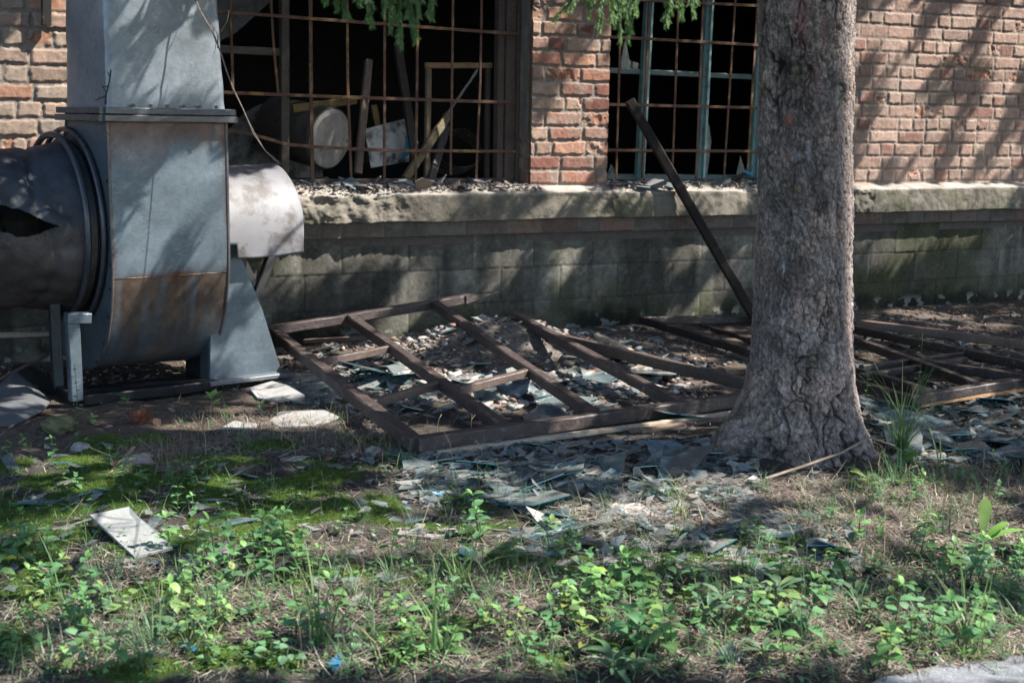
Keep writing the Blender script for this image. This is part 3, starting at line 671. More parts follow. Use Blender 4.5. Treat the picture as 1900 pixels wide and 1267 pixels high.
board('wooden_board', W(905, 597, -.70), G(1400, 716, .05), .04, .06, (.085, .066, .055), M['greywood'], 'long grey brown board lying under the last mullion towards the tree')
board('wooden_batten', G(812, 840, .012), G(1400, 762, .012), .03, .02, (.48, .40, .30), M['greywood'], 'long pale bare batten lying along the front rail of the fallen frame')
board('wooden_batten', G(1170, 800, .012), G(1400, 771, .012), .03, .018, (.20, .14, .11), M['greywood'], 'short darker batten in front of the pale one near the tree')
board('wooden_batten', G(1705, 752, .012), G(1900, 722, .012), .022, .016, (.36, .22, .12), M['greywood'], 'thin orange brown batten along the frame at the right edge')
board('splintered_lath', on(1105, 645, .05), on(1172, 664, .05), .03, .02, (.48, .38, .28), M['greywood'], 'splintered pale lath beside the long grey board', jit=.005)
board('wooden_lath', on(566, 662, .09), on(705, 652, .09), .03, .025, (.14, .10, .08), M['greywood'], 'thin dark lath just behind the first crossbar of the fallen frame')
board('wooden_stick', on(203, 884, .01), on(250, 842, .03), .012, .008, (.42, .30, .20), M['greywood'], 'pale slanting stick lying on the moss left of the dry tuft')
board('leaning_post', W(1168, 187, -.02), W(1408, 604, -.36), .075, .06, (.026, .021, .019), M['shadewood'], 'dark wooden post leaning on the second barred window', 'post', 16)

# ================================================================== TREE TRUNK
tree = empty('spruce_tree', (3.33, -3.37, 0), 'thick grey brown spruce trunk with cracked bark in front of the barred window', 'tree')
tc0 = np.array([3.335, -3.375]); vdir = tc0-CAM[:2]; dist = np.linalg.norm(vdir); vdir /= dist; vr = np.array([vdir[1], -vdir[0]])
nA = 340; zs = np.concatenate([np.arange(-.06, 2.15, .0046), np.linspace(2.2, 11, 40)]); A = np.linspace(0, 2*pi, nA+1)
ZZ, AA = np.meshgrid(zs, A, indexing='ij')
# angle 0 = image right, pi/2 = away from camera, -pi/2 (3pi/2) = towards the camera; the seam sits behind
AA2 = AA + pi/2
R0 = np.interp(zs, [-.06, 0, .06, .14, .25, .4, .6, 1.0, 1.5, 2.2, 5, 11], [.335, .312, .288, .262, .240, .222, .208, .199, .193, .188, .16, .03])[:, None]*.945
ux = AA*.21; uy = ZZ
roots = (.5+.5*np.cos(AA2*5+.8))*.35 + (.5+.5*np.cos(AA2*3-2.6))*.3
flare = sst(.42, -.02, ZZ)**1.6
leftf = np.exp(-((np.mod(AA2-3.5+pi, 2*pi)-pi)/.5)**2)*.12 + np.exp(-((np.mod(AA2-5.9+pi, 2*pi)-pi)/.5)**2)*.05
R = R0 + flare*((roots-.3)*.10+leftf)
wx = ux*12 + (fbm(ux*9, uy*5, 4, 7)-.5)*2.4; wy = uy*4.2 + (fbm(ux*9, uy*9, 4, 17)-.5)*2.0
f1, f2, cid = worley(wx, wy, 3); pl = sst(.10, .0, f2-f1)
vx = ux*7.5+(fbm(ux*8, uy*5, 4, 207)-.5)*1.7; vy = uy*1.5+(fbm(ux*6, uy*6, 4, 217)-.5)*.8
v1, v2, _c = worley(vx, vy, 23); vc = sst(.085, .01, v2-v1)*sst(.42, .52, fbm(ux*5+1, uy*2.5, 3, 227))
cr1 = np.clip(pl*(.25+.55*sst(.45, .6, fbm(ux*5+7, uy*3.2, 3, 127))) + vc*1.0, 0, 1.)
wx2 = ux*42+(fbm(ux*26, uy*20, 3, 8)-.5)*2.4; wy2 = uy*26+(fbm(ux*20, uy*20, 3, 18)-.5)*2.4
g1, g2, cid2 = worley(wx2, wy2, 5); cr2 = sst(.22, .0, g2-g1)
deep = sst(.40, .60, fbm(ux*4+3, uy*2, 3, 27)); fnz = fbm(ux*110, uy*80, 3, 37); mid = fbm(ux*24, uy*17, 4, 47); big = fbm(ux*6, uy*3, 3, 57)
hgt = -cr1*(.004+.010*deep) - cr2*.0035 + (fnz-.5)*.008 + (cid-.5)*.009 + (cid2-.5)*.005 + (mid-.5)*.012
hgt *= np.where(ZZ > 2.2, .3, 1)
Ctn = np.array((.335, .28, .258))*(.6+.7*mid)[..., None]*(.35+1.3*fnz)[..., None]*(.80+.4*cid)[..., None]*(.75+.5*cid2)[..., None]*(.7+.6*big)[..., None]
Ctn = Ctn*(1-.5*cr2[..., None])
wrm = sst(.5, .65, fbm(ux*9+3, uy*6, 3, 67))[..., None]*.5; Ctn = Ctn*(1-wrm)+Ctn*np.array((1.15, .98, .85))*wrm
ck = np.clip(cr1*(.45+.6*deep), 0, 1)[..., None]; Ctn = Ctn*(1-ck) + np.array((.024, .018, .017))*ck
# place knots and stains by where they sit on the trunk
def tpos(px, py):
    r = ray(px, py); P0 = CAM[:2]; d = r[:2]; b = (P0-tc0) @ d; c_ = (P0-tc0) @ (P0-tc0)-.205**2; a_ = d @ d
    disc = max(b*b-a_*c_, 0); t = (-b-sqrt(disc))/a_; p = CAM+r*t; q = p[:2]-tc0
    return atan2(-(q @ -vdir)*1.0, q @ vr), p[2]      # angle measured from image right towards away
def dista(an, z): 
    da = np.mod(AA2-an+pi, 2*pi)-pi; return da*.19, ZZ-z
for (px, py, rad) in ((1500, 128, .060), (1497, 350, .055), (1525, 200, .035), (1450, 375, .03), (1515, 665, .035), (1472, 520, .035), (1590, 165, .04), (1455, 640, .03), (1500, 690, .022), (1540, 385, .02)):
    an, z = tpos(px, py); u_, v_ = dista(an, z); rr2 = np.hypot(u_, v_*1.1)+(mid-.5)*.012
    ring = np.exp(-((rr2-rad*.62)/(rad*.16))**2); core = np.exp(-(rr2/(rad*.3))**2); halo = np.exp(-(rr2/(rad*1.35))**2)
    hgt += ring*.010 - np.exp(-((rr2-rad*.4)/(rad*.12))**2)*.006 + core*.008 + halo*.006
    Ctn = Ctn*(1-.62*halo[..., None]*(.6+.8*fnz[..., None])) ; Ctn = Ctn*(1+.5*ring[..., None]) ; Ctn = Ctn*(1-core[..., None]*.5)+np.array((.36, .32, .20))*core[..., None]*.6
for (px, py, ru, rv, c_, k_) in ((1515, 40, .035, .10, (.22, .12, .115), .75), (1480, 222, .028, .020, (.24, .10, .075), .9), (1492, 290, .03, .02, (.24, .22, .23), .7), (1520, 285, .012, .035, (.34, .34, .36), .5), (1545, 150, .02, .07, (.20, .11, .11), .6), (1563, 55, .012, .07, (.16, .08, .07), .5),
                                  (1585, 175, .010, .05, (.34, .32, .25), .7), (1462, 500, .005, .035, (.34, .37, .42), .7), (1458, 560, .003, .05, (.34, .37, .42), .6), (1460, 600, .003, .02, (.34, .37, .42), .6), (1480, 290, .02, .015, (.26, .12, .09), .5)):
    an, z = tpos(px, py); u_, v_ = dista(an, z); u_ = u_+(mid-.5)*.03; q_ = sst(1.2, .5, np.hypot(u_/ru, v_/rv)+(fnz-.5)*.8)[..., None]*k_
    Ctn = Ctn*(1-q_)+np.array(c_)*q_*(.8+1.3*fnz[..., None])
R = R + hgt
lean = -.028 - .030*(np.minimum(ZZ, 2.2)-.9) - .010*np.clip(ZZ-1, 0, 1.2)
Pt = np.zeros(ZZ.shape+(3,)); Pt[..., :2] = tc0 + (np.cos(AA2)*R+lean)[..., None]*vr + (np.sin(AA2)*R)[..., None]*vdir; Pt[..., 2] = ZZ
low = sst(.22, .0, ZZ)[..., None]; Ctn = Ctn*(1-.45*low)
F = grid(len(zs), nA+1)[:, ::-1]
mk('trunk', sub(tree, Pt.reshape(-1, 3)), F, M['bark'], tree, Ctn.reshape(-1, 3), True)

# ================================================================== SCATTER
def blades(P, az_, ln, wd, lean0, bend, nseg=4, tipw=.15, col=(1, 1, 1), colj=.2, tipcol=None, roll=None):
    """vectorised curved strips. lean0 angle from vertical at the base, bend added along the length"""
    n = len(P); t = np.linspace(0, 1, nseg+1)
    th = lean0[:, None] + bend[:, None]*(t[None, :-1]+.5/nseg)
    dh = np.sin(th)*ln[:, None]/nseg; dv = np.cos(th)*ln[:, None]/nseg
    H = np.concatenate([np.zeros((n, 1)), np.cumsum(dh, 1)], 1); Vz = np.concatenate([np.zeros((n, 1)), np.cumsum(dv, 1)], 1)
    ca = np.cos(az_)[:, None]; sa = np.sin(az_)[:, None]
    cx = P[:, 0:1]+ca*H; cy = P[:, 1:2]+sa*H; cz = P[:, 2:3]+Vz
    ww = wd[:, None]*(1-(1-tipw)*t[None]**1.6)/2
    rz = np.zeros(n) if roll is None else roll
    sxv = -sa*np.cos(rz)[:, None]; syv = ca*np.cos(rz)[:, None]; szv = np.sin(rz)[:, None]*np.ones_like(sa)
    V = np.zeros((n, nseg+1, 2, 3))
    for k, sg in ((0, -1), (1, 1)):
        V[:, :, k, 0] = cx+sg*sxv*ww; V[:, :, k, 1] = cy+sg*syv*ww; V[:, :, k, 2] = cz+sg*szv*ww
    b = np.arange(n)[:, None]*(2*(nseg+1)) + np.arange(nseg)[None]*2
    F = np.stack([b, b+1, b+3, b+2], -1).reshape(-1, 4)
    col = np.asarray(col); cc = (col if col.ndim == 2 else np.tile(col, (n, 1)))*(1+colj*rg.uniform(-1, 1, (n, 1)))
    C = np.repeat(cc[:, None, None, :], nseg+1, 1).repeat(2, 2)
    if tipcol is not None:
        tt_ = (t**2)[None, :, None, None]; C = C*(1-tt_)+np.array(tipcol)*tt_
    return V.reshape(-1, 3), F, C.reshape(-1, 3)
def join(parts):
    vs = []; fs = []; cs = []; o = 0
    for V, F, C in parts: vs.append(V); fs.append(F+o); cs.append(C); o += len(V)
    return np.vstack(vs), np.vstack(fs), np.vstack(cs)
def A_path(x): return np.interp(x, PATHX, PATHY)
def samp(regs, n):
    """ground points from image-space regions (cx, cy, rx, ry, weight)"""
    wts = np.array([r[4]*1. for r in regs]); wts /= wts.sum(); k = rg.choice(len(regs), n, p=wts)
    r = np.array(regs)[k]; px = r[:, 0]+rg.uniform(-1, 1, n)*r[:, 2]; py = r[:, 1]+rg.uniform(-1, 1, n)*r[:, 3]
    d = fw[None]+rt[None]*((px-950)/FPX)[:, None]+up[None]*((633.5-py)/FPX)[:, None]
    P = CAM + d*((0-CAM[2])/d[:, 2])[:, None]; ok = (P[:, 1] < -.12)
    P = P[ok]
    for _ in range(3):
        z = gheight(P[:, 0], P[:, 1]); dd_ = d[ok]; P = CAM+dd_*((z-CAM[2])/dd_[:, 2])[:, None]
    P[:, 2] = gheight(P[:, 0], P[:, 1])
    tr = np.hypot(P[:, 0]-tc0[0], P[:, 1]-tc0[1]) > .36
    m1 = (P[:, 1]-A_path(P[:, 0])) > -.02; tr &= m1 | (rg.uniform(0, 1, len(P)) < .04)
    wl = P[:, 1] < -.1
    return P[tr & wl]
ALL = [(950, 900, 980, 370, 1.), (950, 1150, 980, 130, .6)]
# dry needles, stems and grass litter
P = samp([(950, 930, 990, 340, 5), (1500, 940, 240, 50, 2.2), (1700, 960, 220, 60, 2.5), (950, 1130, 950, 120, 6), (600, 810, 150, 40, 2), (330, 850, 130, 30, 1.2), (1700, 600, 250, 30, .5), (800, 650, 250, 40, .6), (1150, 950, 150, 30, 1), (1600, 1180, 350, 80, 1.5), (2300, 900, 380, 330, 4), (-250, 900, 240, 200, 1)], 56000)
ml = moss_at(P[:, 0], P[:, 1]); P = P[rg.uniform(0, 1, len(P)) > ml*.88]; n = len(P); P[:, 2] += rg.uniform(0, .018, n)
pal = np.array([(.25, .205, .165), (.34, .30, .25), (.165, .12, .095), (.11, .085, .072), (.24, .225, .215), (.40, .36, .31)])
V, F, C = blades(P, rg.uniform(0, 2*pi, n), rg.gamma(2.2, .018, n)+.012, rg.uniform(.0012, .0032, n), rg.uniform(1.25, 1.62, n), rg.uniform(-.3, .6, n), 3, .5, pal[rg.choice(len(pal), n, p=[.25, .2, .2, .17, .1, .08])], .25)
o = mk('dry_litter', V, F, M['dry'], None, C); tag(o, 'brown needles and dry stems strewn over the ground', 'litter', kind='stuff')
# moss pile
P = samp([(x, y, rx*1.3, ry*1.3, (rx*ry/1000.)*(.3+y/1500)) for x, y, rx, ry in MOSS], 110000)
k = moss_at(P[:, 0], P[:, 1]) > .45; P = P[k]; n = len(P); q = fbm(P[:, 0]*30, P[:, 1]*30, 4, 102); P[:, 2] += .004+(q-.4)*.026
V, F, C = blades(P, rg.uniform(0, 2*pi, n), rg.uniform(.005, .018, n), rg.uniform(.002, .0045, n), rg.uniform(0, .9, n), rg.uniform(0, .6, n), 1, .2, (.07, .13, .018), .5)
o = mk('moss', V, F, M['leaf'], None, C); tag(o, 'dark green moss cushions on the shaded ground', 'moss', kind='stuff')
# rubble chips
def heapf(P): return np.exp(-(((P[:, 0]-3.2)/1.0)**2+((P[:, 1]+1.1)/1.0)**2))
def chips(P, rmin, rmax, pal, flat=.5):
    n = len(P); r = rg.uniform(0, 1, n)**2.2*(rmax-rmin)+rmin
    base = np.array([(1, 0, 0), (.4, .8, .1), (-.6, .7, -.1), (-1, -.1, .1), (-.3, -.9, 0), (.6, -.7, .1), (.2, .1, 1), (-.1, 0, -1)])
    V = base[None]*(1+.45*rg.uniform(-1, 1, (n, 8, 3)))*r[:, None, None]*rg.uniform(.5, 1.3, (n, 1, 3)); V[:, :, 2] *= flat
    a = rg.uniform(0, 2*pi, n); c, s_ = np.cos(a)[:, None], np.sin(a)[:, None]; x = V[:, :, 0]*c-V[:, :, 1]*s_; y = V[:, :, 0]*s_+V[:, :, 1]*c; V[:, :, 0] = x; V[:, :, 1] = y
    tx = rg.uniform(-.5, .5, n)[:, None]; V[:, :, 2] += V[:, :, 0]*tx
    V = V+P[:, None]; V[:, :, 2] += r[:, None]*.25
    f = np.array([[i, (i+1) % 6, 6] for i in range(6)]+[[(i+1) % 6, i, 7] for i in range(6)])
    F = (f[None]+np.arange(n)[:, None, None]*8).reshape(-1, 3)
    C = np.repeat(np.array(pal)[rg.choice(len(pal), n)][:, None]*(1+.25*rg.uniform(-1, 1, (n, 1, 1))), 8, 1)
    return V.reshape(-1, 3), F, C.reshape(-1, 3)
cpal = [(.20, .15, .12), (.26, .21, .175), (.11, .085, .075), (.28, .25, .22), (.20, .11, .08), (.13, .12, .12), (.08, .07, .065), (.16, .13, .11), (.09, .07, .06)]
P = samp([(870, 640, 220, 45, 4), (750, 690, 250, 60, 3), (1100, 690, 250, 60, 3), (1700, 610, 250, 40, 1.8), (820, 640, 130, 30, 3), (250, 700, 300, 25, 1.5), (1000, 860, 400, 50, 1.5), (1700, 780, 250, 90, 1.5), (950, 950, 950, 200, 1), (2250, 800, 350, 200, 1)], 12800)
V, F, C = chips(P, .003, .026, cpal, .45); C = C*(1+.9*np.repeat(heapf(P), 8)[:, None]); P2 = samp([(840, 645, 170, 40, 2), (1000, 680, 200, 45, 1), (1150, 700, 150, 35, .6)], 1500); q2 = chips(P2, .014, .060, [(.34, .31, .28), (.26, .22, .19), (.16, .14, .13), (.40, .38, .35), (.24, .16, .13), (.30, .30, .29)], .28); V, F, C = (np.vstack([V, q2[0]]), np.vstack([F, q2[1]+len(V)]), np.vstack([C, q2[2]])); o = mk('rubble', V, F, M['chip'], None, C); tag(o, 'heap of small brick and mortar crumbs under the fallen frame', 'rubble', kind='stuff')
# crumbs on the sill
n = 2600; xx = np.where(rg.uniform(0, 1, n) < .62, rg.uniform(XW1a+.3, XW1b+.05, n), rg.uniform(XW2a, XW2b, n)); yy = rg.uniform(-.08, .2, n)
P = np.stack([xx, yy, .905+.03*sst(-.09, .07, yy)+rg.uniform(0, .014, n)], -1)
V, F, C = chips(P, .003, .018, [(.24, .21, .19), (.19, .16, .14), (.12, .105, .10), (.29, .27, .25), (.17, .11, .09)], .5); o = mk('sill_rubble', V, F, M['chip'], None, C); tag(o, 'pale mortar crumbs and dust heaped on the window sills', 'rubble', kind='stuff')

# ------------------------------------------------------------------ shards
def shard_poly(r, el_=1.):
    k = rnd.choice([3, 4, 4, 5, 6]); a0 = rnd.uniform(0, 6.28); an = sorted(a0+2*pi*(i+rnd.uniform(-.32, .32))/k for i in range(k))
    return [(cos(a)*r*rnd.uniform(.6, 1.15)*el_, sin(a)*r*rnd.uniform(.6, 1.1)) for a in an]
gpal = [(.115, .145, .155), (.155, .175, .18), (.095, .125, .14), (.21, .215, .205), (.14, .175, .185), (.25, .245, .235), (.29, .28, .26), (.13, .13, .125)]
def place_shard(p, r, label, group, tilt=.12, th=.003, col=None, el_=None, m=None, name='glass_shard', cat='glass shard', poly=None, yaw=None):
    mb = MB(); el_ = el_ or rnd.uniform(1, 2.2); poly = poly or shard_poly(r, el_)
    ya = rnd.uniform(0, 6.28) if yaw is None else yaw; tx, ty = rnd.gauss(0, tilt), rnd.gauss(0, tilt)
    R3 = np.array(Matrix.Rotation(ya, 3, 'Z') @ Matrix.Rotation(tx, 3, 'X') @ Matrix.Rotation(ty, 3, 'Y'))
    pts = [R3 @ np.array([x, y, 0]) for x, y in poly]; nn = R3 @ np.array([0, 0, 1.])
    mb.prism(pts, nn, th, col or tuple(np.array(rnd.choice(gpal))*(1+.7*float(heapf(np.array([p]))[0]))), 0, 1)
    V = np.array(mb.v); o = mk(name, V, mb.f, m or [M['glass'], M['gedge']], None, np.array(mb.c), False, mb.mi)
    zb = -V[:, 2].min()*.55; o.location = (p[0], p[1], p[2]+zb+.003)
    return tag(o, label, cat, group)
sky_pal = [(.075, .115, .14), (.095, .14, .165), (.06, .095, .12), (.12, .155, .175), (.15, .18, .19)]  # bluer glass: sky reflected in the shade is painted into the colour
zones = [  # region, count, size range, label, group
 ([(760, 720, 200, 60, 2), (1100, 730, 180, 50, 2), (900, 665, 260, 50, 3)], 84, (.05, .19), 'grey blue broken glass shard lying inside the tilted fallen frame', 'glass shards inside the fallen frame'),
 ([(1050, 860, 300, 40, 2), (1120, 900, 240, 35, 1)], 80, (.03, .115), 'grey blue glass shard on the ground in front of the pale batten', 'glass shards in front of the fallen frame'),
 ([(1770, 790, 150, 50, 2), (1820, 830, 90, 25, 1)], 56, (.04, .13), 'dark teal glass shard strewn right of the tree trunk', 'glass shards right of the trunk'),
 ([(1200, 990, 330, 60, 2), (1430, 1010, 140, 60, 1), (900, 930, 180, 40, .8)], 62, (.025, .09), 'grey glass shard among weeds in front of the tree', 'glass shards in front of the tree'),
 ([(350, 930, 340, 90, 1)], 40, (.012, .05), 'small grey glass sliver lying on dark green moss at left', 'glass slivers on the moss'),
 ([(1750, 660, 150, 40, 1), (1290, 650, 90, 30, .5)], 22, (.03, .09), 'dull glass shard lying between the bars of the dark frame by the trunk', 'glass shards inside the dark frame')]
for regs, n_, (a, b), lab, grp in zones:
    P = samp(regs, int(n_*1.6))[:n_]
    for p in P:
        on_moss = 'moss' in grp
        place_shard(p, a+(b-a)*rnd.random()**1.8, lab, grp, .13, .003, rnd.choice(sky_pal) if ('right of the trunk' in grp or 'in front of the' in grp or 'dark frame' in grp) and rnd.random() < .75 else None, rnd.uniform(1.5, 4.5) if on_moss else None)
# remaining small splinters as one mass
P = samp([(900, 690, 330, 90, 5), (1080, 880, 330, 60, 7), (1770, 790, 160, 70, 4), (1300, 1000, 300, 60, 2), (800, 980, 800, 150, 2.5), (1750, 660, 200, 40, 1)], 11000); n = len(P)
r = rg.uniform(0, 1, n)**2.2*.05+.006; a = np.sort(rg.uniform(0, 2*pi, (n, 4)), 1)+rg.uniform(0, 6, (n, 1)); e_ = rg.uniform(.35, 1, (n, 1))
V = np.stack([np.cos(a)*r[:, None], np.sin(a)*r[:, None]*e_, np.zeros((n, 4))], -1); tl_ = rg.normal(0, .25, (n, 2)); V[:, :, 2] = V[:, :, 0]*tl_[:, :1]+V[:, :, 1]*tl_[:, 1:]
V += P[:, None]; V[:, :, 2] += .008+rg.uniform(0, .012, (n, 1)); C = np.repeat(np.array(gpal)[rg.choice(len(gpal), n)][:, None]*rg.uniform(.7, 1.6, (n, 1, 1))*(1+.7*heapf(P))[:, None, None], 4, 1)
o = mk('glass_splinters', V.reshape(-1, 3), np.arange(n*4).reshape(n, 4), M['glass'], None, C.reshape(-1, 3)); tag(o, 'fine teal glass splinters scattered over the soil', 'glass splinters', kind='stuff')
# single pieces one can point to
def flat_piece(name, pts, label, cat, col, m=None, th=.008, dz=.012, lift=None, curl=0):
    """ground piece from its outline; lift = heights per corner"""
    P = [on(x, y, dz+(lift[i] if lift else 0)) for i, (x, y) in enumerate(pts)]
    mb = MB(); mb.prism(P, (0, 0, 1), th, col, 0, 0); return thing(name, mb, m or M['slab'], label, cat)
fc = (.33, .325, .31)
flat_piece('cement_sheet_piece', [(168, 988), (240, 964), (262, 985), (300, 1008), (321, 1028), (250, 1042)], 'large pale grey cement sheet offcut lying on moss at lower left', 'sheet piece', (.25, .26, .255), lift=[.05, .035, .03, .02, .01, .005])
flat_piece('cement_sheet_piece', [(462, 727), (505, 718), (545, 728), (566, 742), (520, 748), (478, 742)], 'rounded pale cement sheet piece in front of the blower pedestal', 'sheet piece', fc, lift=[.01, .02, .02, .01, 0, 0])
flat_piece('cement_sheet_piece', [(500, 785), (520, 772), (600, 772), (630, 782), (580, 795), (520, 796)], 'long pale cement sheet piece left of the frame\'s front stile', 'sheet piece', fc, lift=[0, .01, .02, .01, 0, 0])
flat_piece('cement_sheet_piece', [(410, 798), (435, 785), (480, 790), (468, 800)], 'small whitish cement chip left of the dry grass', 'sheet piece', fc)
flat_piece('cement_sheet_piece', [(735, 985), (850, 982), (870, 990), (800, 1003), (738, 997)], 'grey brown flat sheet strip lying among litter at centre foreground', 'sheet piece', (.24, .22, .20))
flat_piece('cement_sheet_piece', [(975, 960), (1000, 965), (1065, 985), (1050, 1000), (1010, 992)], 'pale slanting sheet strip in the sun patch at centre', 'sheet piece', fc, lift=[.03, .02, .0, 0, 0])
flat_piece('cement_sheet_piece', [(1095, 955), (1150, 935), (1190, 940), (1215, 958), (1180, 968), (1120, 966)], 'cracked whitish sheet in the bright sun patch before the tree', 'sheet piece', (.40, .38, .36))
flat_piece('cement_sheet_piece', [(1200, 945), (1255, 943), (1245, 965), (1205, 968)], 'second whitish sheet right of the cracked one', 'sheet piece', (.40, .38, .36))
flat_piece('slate_sheet', [(-10, 745), (30, 728), (95, 755), (80, 772), (25, 792), (-20, 795)], 'dark grey flat sheet leaning at the far left under the sleeve', 'sheet', (.10, .105, .11), lift=[.05, .10, .02, .02, 0, 0])
flat_piece('glass_pane_piece', [(1220, 880), (1290, 855), (1325, 853), (1285, 885), (1245, 895)], 'large brown tinted glass piece beside the left root of the tree', 'glass pane piece', (.12, .12, .12), [M['glass']], .005, .01, [.03, .05, .05, .02, 0])
flat_piece('glass_pane_piece', [(1110, 865), (1163, 862), (1155, 888), (1130, 897)], 'tilted teal glass piece left of the brown one near the root', 'glass pane piece', (.12, .19, .21), [M['glass']], .005, .01, [.02, .05, .02, 0])
flat_piece('glass_pane_piece', [(1355, 975), (1440, 975), (1450, 985), (1405, 1008), (1385, 1000)], 'long dark blue glass piece flat in the litter below the tree', 'glass pane piece', (.075, .10, .12), [M['glass']], .005, .01)
flat_piece('glass_pane_piece', [(1392, 1062), (1402, 1056), (1430, 1054), (1440, 1066), (1425, 1078), (1405, 1074)], 'six sided pale teal glass piece on moss in right foreground', 'glass pane piece', (.15, .19, .19), [M['glass']], .005, .02)
flat_piece('glass_pane_piece', [(1330, 1225), (1355, 1200), (1375, 1225), (1370, 1238), (1335, 1238)], 'triangular dark blue glass piece at the bottom near the path', 'glass pane piece', (.05, .08, .11), [M['glass']], .005, .02)
flat_piece('glass_pane_piece', [(876, 665), (910, 668), (935, 680), (905, 692), (882, 684)], 'bluish tilted glass piece on the front of the rubble heap', 'glass pane piece', (.14, .18, .20), [M['glass']], .005, .02, [.05, .06, .03, 0, 0])
flat_piece('glass_pane_piece', [(588, 895), (600, 862), (640, 868), (655, 878), (625, 884)], 'grey four cornered glass piece on the moss before the stile', 'glass pane piece', (.17, .19, .19), [M['glass']], .005, .01)
flat_piece('blue_plastic_scrap', [(797, 917), (812, 914), (826, 920), (818, 928), (800, 925)], 'small light blue plastic scrap on dark litter at centre', 'scrap', (.22, .42, .52), dz=.02)
flat_piece('blue_plastic_scrap', [(334, 1206), (345, 1202), (360, 1210), (366, 1222), (352, 1218)], 'bright blue plastic scrap at the lower left edge', 'scrap', (.015, .19, .38), dz=.02)
flat_piece('blue_plastic_scrap', [(608, 1250), (628, 1232), (640, 1238), (622, 1262)], 'ribbed blue plastic scrap at the bottom left of centre', 'scrap', (.05, .17, .28), dz=.03)
def rock(name, px, py, r, col, label, cat, m=None, flat=.75, seed=1, cubic=0.):
    bm_n = 20; a = np.linspace(0, 2*pi, 37)[:-1]; V = []
    for i in range(1, bm_n):
        ph = pi*i/bm_n
        for t in a: V.append((sin(ph)*cos(t), sin(ph)*sin(t), cos(ph)))
    V = [(0, 0, 1)]+V+[(0, 0, -1)]; V = np.array(V)
    if cubic: V = V/np.maximum(np.abs(V).max(1), 1e-3)[:, None]*cubic + V*(1-cubic)
    s_ = 1+(fbm(V[:, 0]*1.8+seed*3, V[:, 1]*1.8+V[:, 2]*2.3, 5, seed)-.5)*1.1; V = V*s_[:, None]*r; V[:, 2] *= flat
    n = 36; f = [[0, 1+i, 1+(i+1) % n] for i in range(n)]
    for k in range(bm_n-2): f += [[1+k*n+i, 1+(k+1)*n+i, 1+(k+1)*n+(i+1) % n, 1+k*n+(i+1) % n] for i in range(n)]
    L = len(V)-1; f += [[L, 1+(bm_n-2)*n+(i+1) % n, 1+(bm_n-2)*n+i] for i in range(n)]
    C = np.array(col)*(.45+1.1*fbm(V[:, 0]*90, V[:, 1]*90+V[:, 2]*80, 4, seed+4))[:, None]
    o = mk(name, V, f, m or M['chip'], None, C, cubic == 0); p = on(px, py, r*flat*.45); o.location = p; o.rotation_euler[2] = seed
    return tag(o, label, cat)
rock('brick_lump', 263, 784, .040, (.15, .055, .032), 'chunky orange red brick lump in front of the blower base', 'brick', seed=2, flat=.9, cubic=.6)
rock('brick_lump', 292, 789, .018, (.34, .19, .12), 'small pinkish brick chip right of the red lump', 'brick', seed=3, cubic=.5)
rock('mossy_stone', 108, 802, .075, (.12, .115, .06), 'moss covered rounded stone at left below the sleeve', 'stone', seed=4, flat=.6)
rock('stone', 150, 835, .04, (.28, .27, .25), 'small pale grey stone below the mossy one', 'stone', seed=5, flat=.5)
rock('stone', 258, 862, .06, (.26, .22, .20), 'rounded grey stone half hidden by dry grass at left', 'stone', seed=6, flat=.5)
rock('stone', 695, 842, .04, (.30, .27, .22), 'pale stone at the front corner of the fallen frame', 'stone', seed=7, flat=.5)
rock('plastic_lump', 955, 655, .11, (.14, .17, .19), 'crumpled grey blue plastic lump on top of the rubble heap', 'plastic lump', sleevem, seed=8, flat=.6)
rock('tar_lump', 985, 668, .05, (.02, .02, .022), 'black lump beside the crumpled plastic on the heap', 'lump', seed=9, flat=.6)
# pieces on the sills
for (x0, x1, n_, lab, grp) in ((XW1a+.55, XW1b-.05, 46, 'pale plaster flake on the sill under the first barred window', 'plaster flakes on the first sill'), (XW2a+.03, XW2b-.1, 30, 'pale plaster flake on the sill under the second barred window', 'plaster flakes on the second sill')):
    for k in range(n_):
        yy = rnd.uniform(-.07, .22); p = (rnd.uniform(x0, x1), yy, .915+.02*float(sst(-.09, .07, np.array(yy))))
        place_shard(p, rnd.uniform(.02, .075), lab, grp, .3, .006, rnd.choice([(.36, .35, .33), (.26, .25, .24), (.16, .15, .15), (.12, .15, .17), (.20, .16, .13)]), None, [M['slab'], M['slab']], 'plaster_flake', 'plaster flake')
place_shard(W(784, 338, .08), .02, 'bright blue scrap on the first sill below a bar', None, .2, .004, (.02, .22, .42), 1.2, [M['slab'], M['slab']], 'blue_plastic_scrap', 'scrap')
mbv = place_shard(W(1385, 325, .12), .035, 'crumpled turquoise plastic scrap on the second sill beside the trunk', None, .4, .02, (.05, .28, .42), 1.4, [M['slab'], M['slab']], 'turquoise_plastic_scrap', 'scrap')

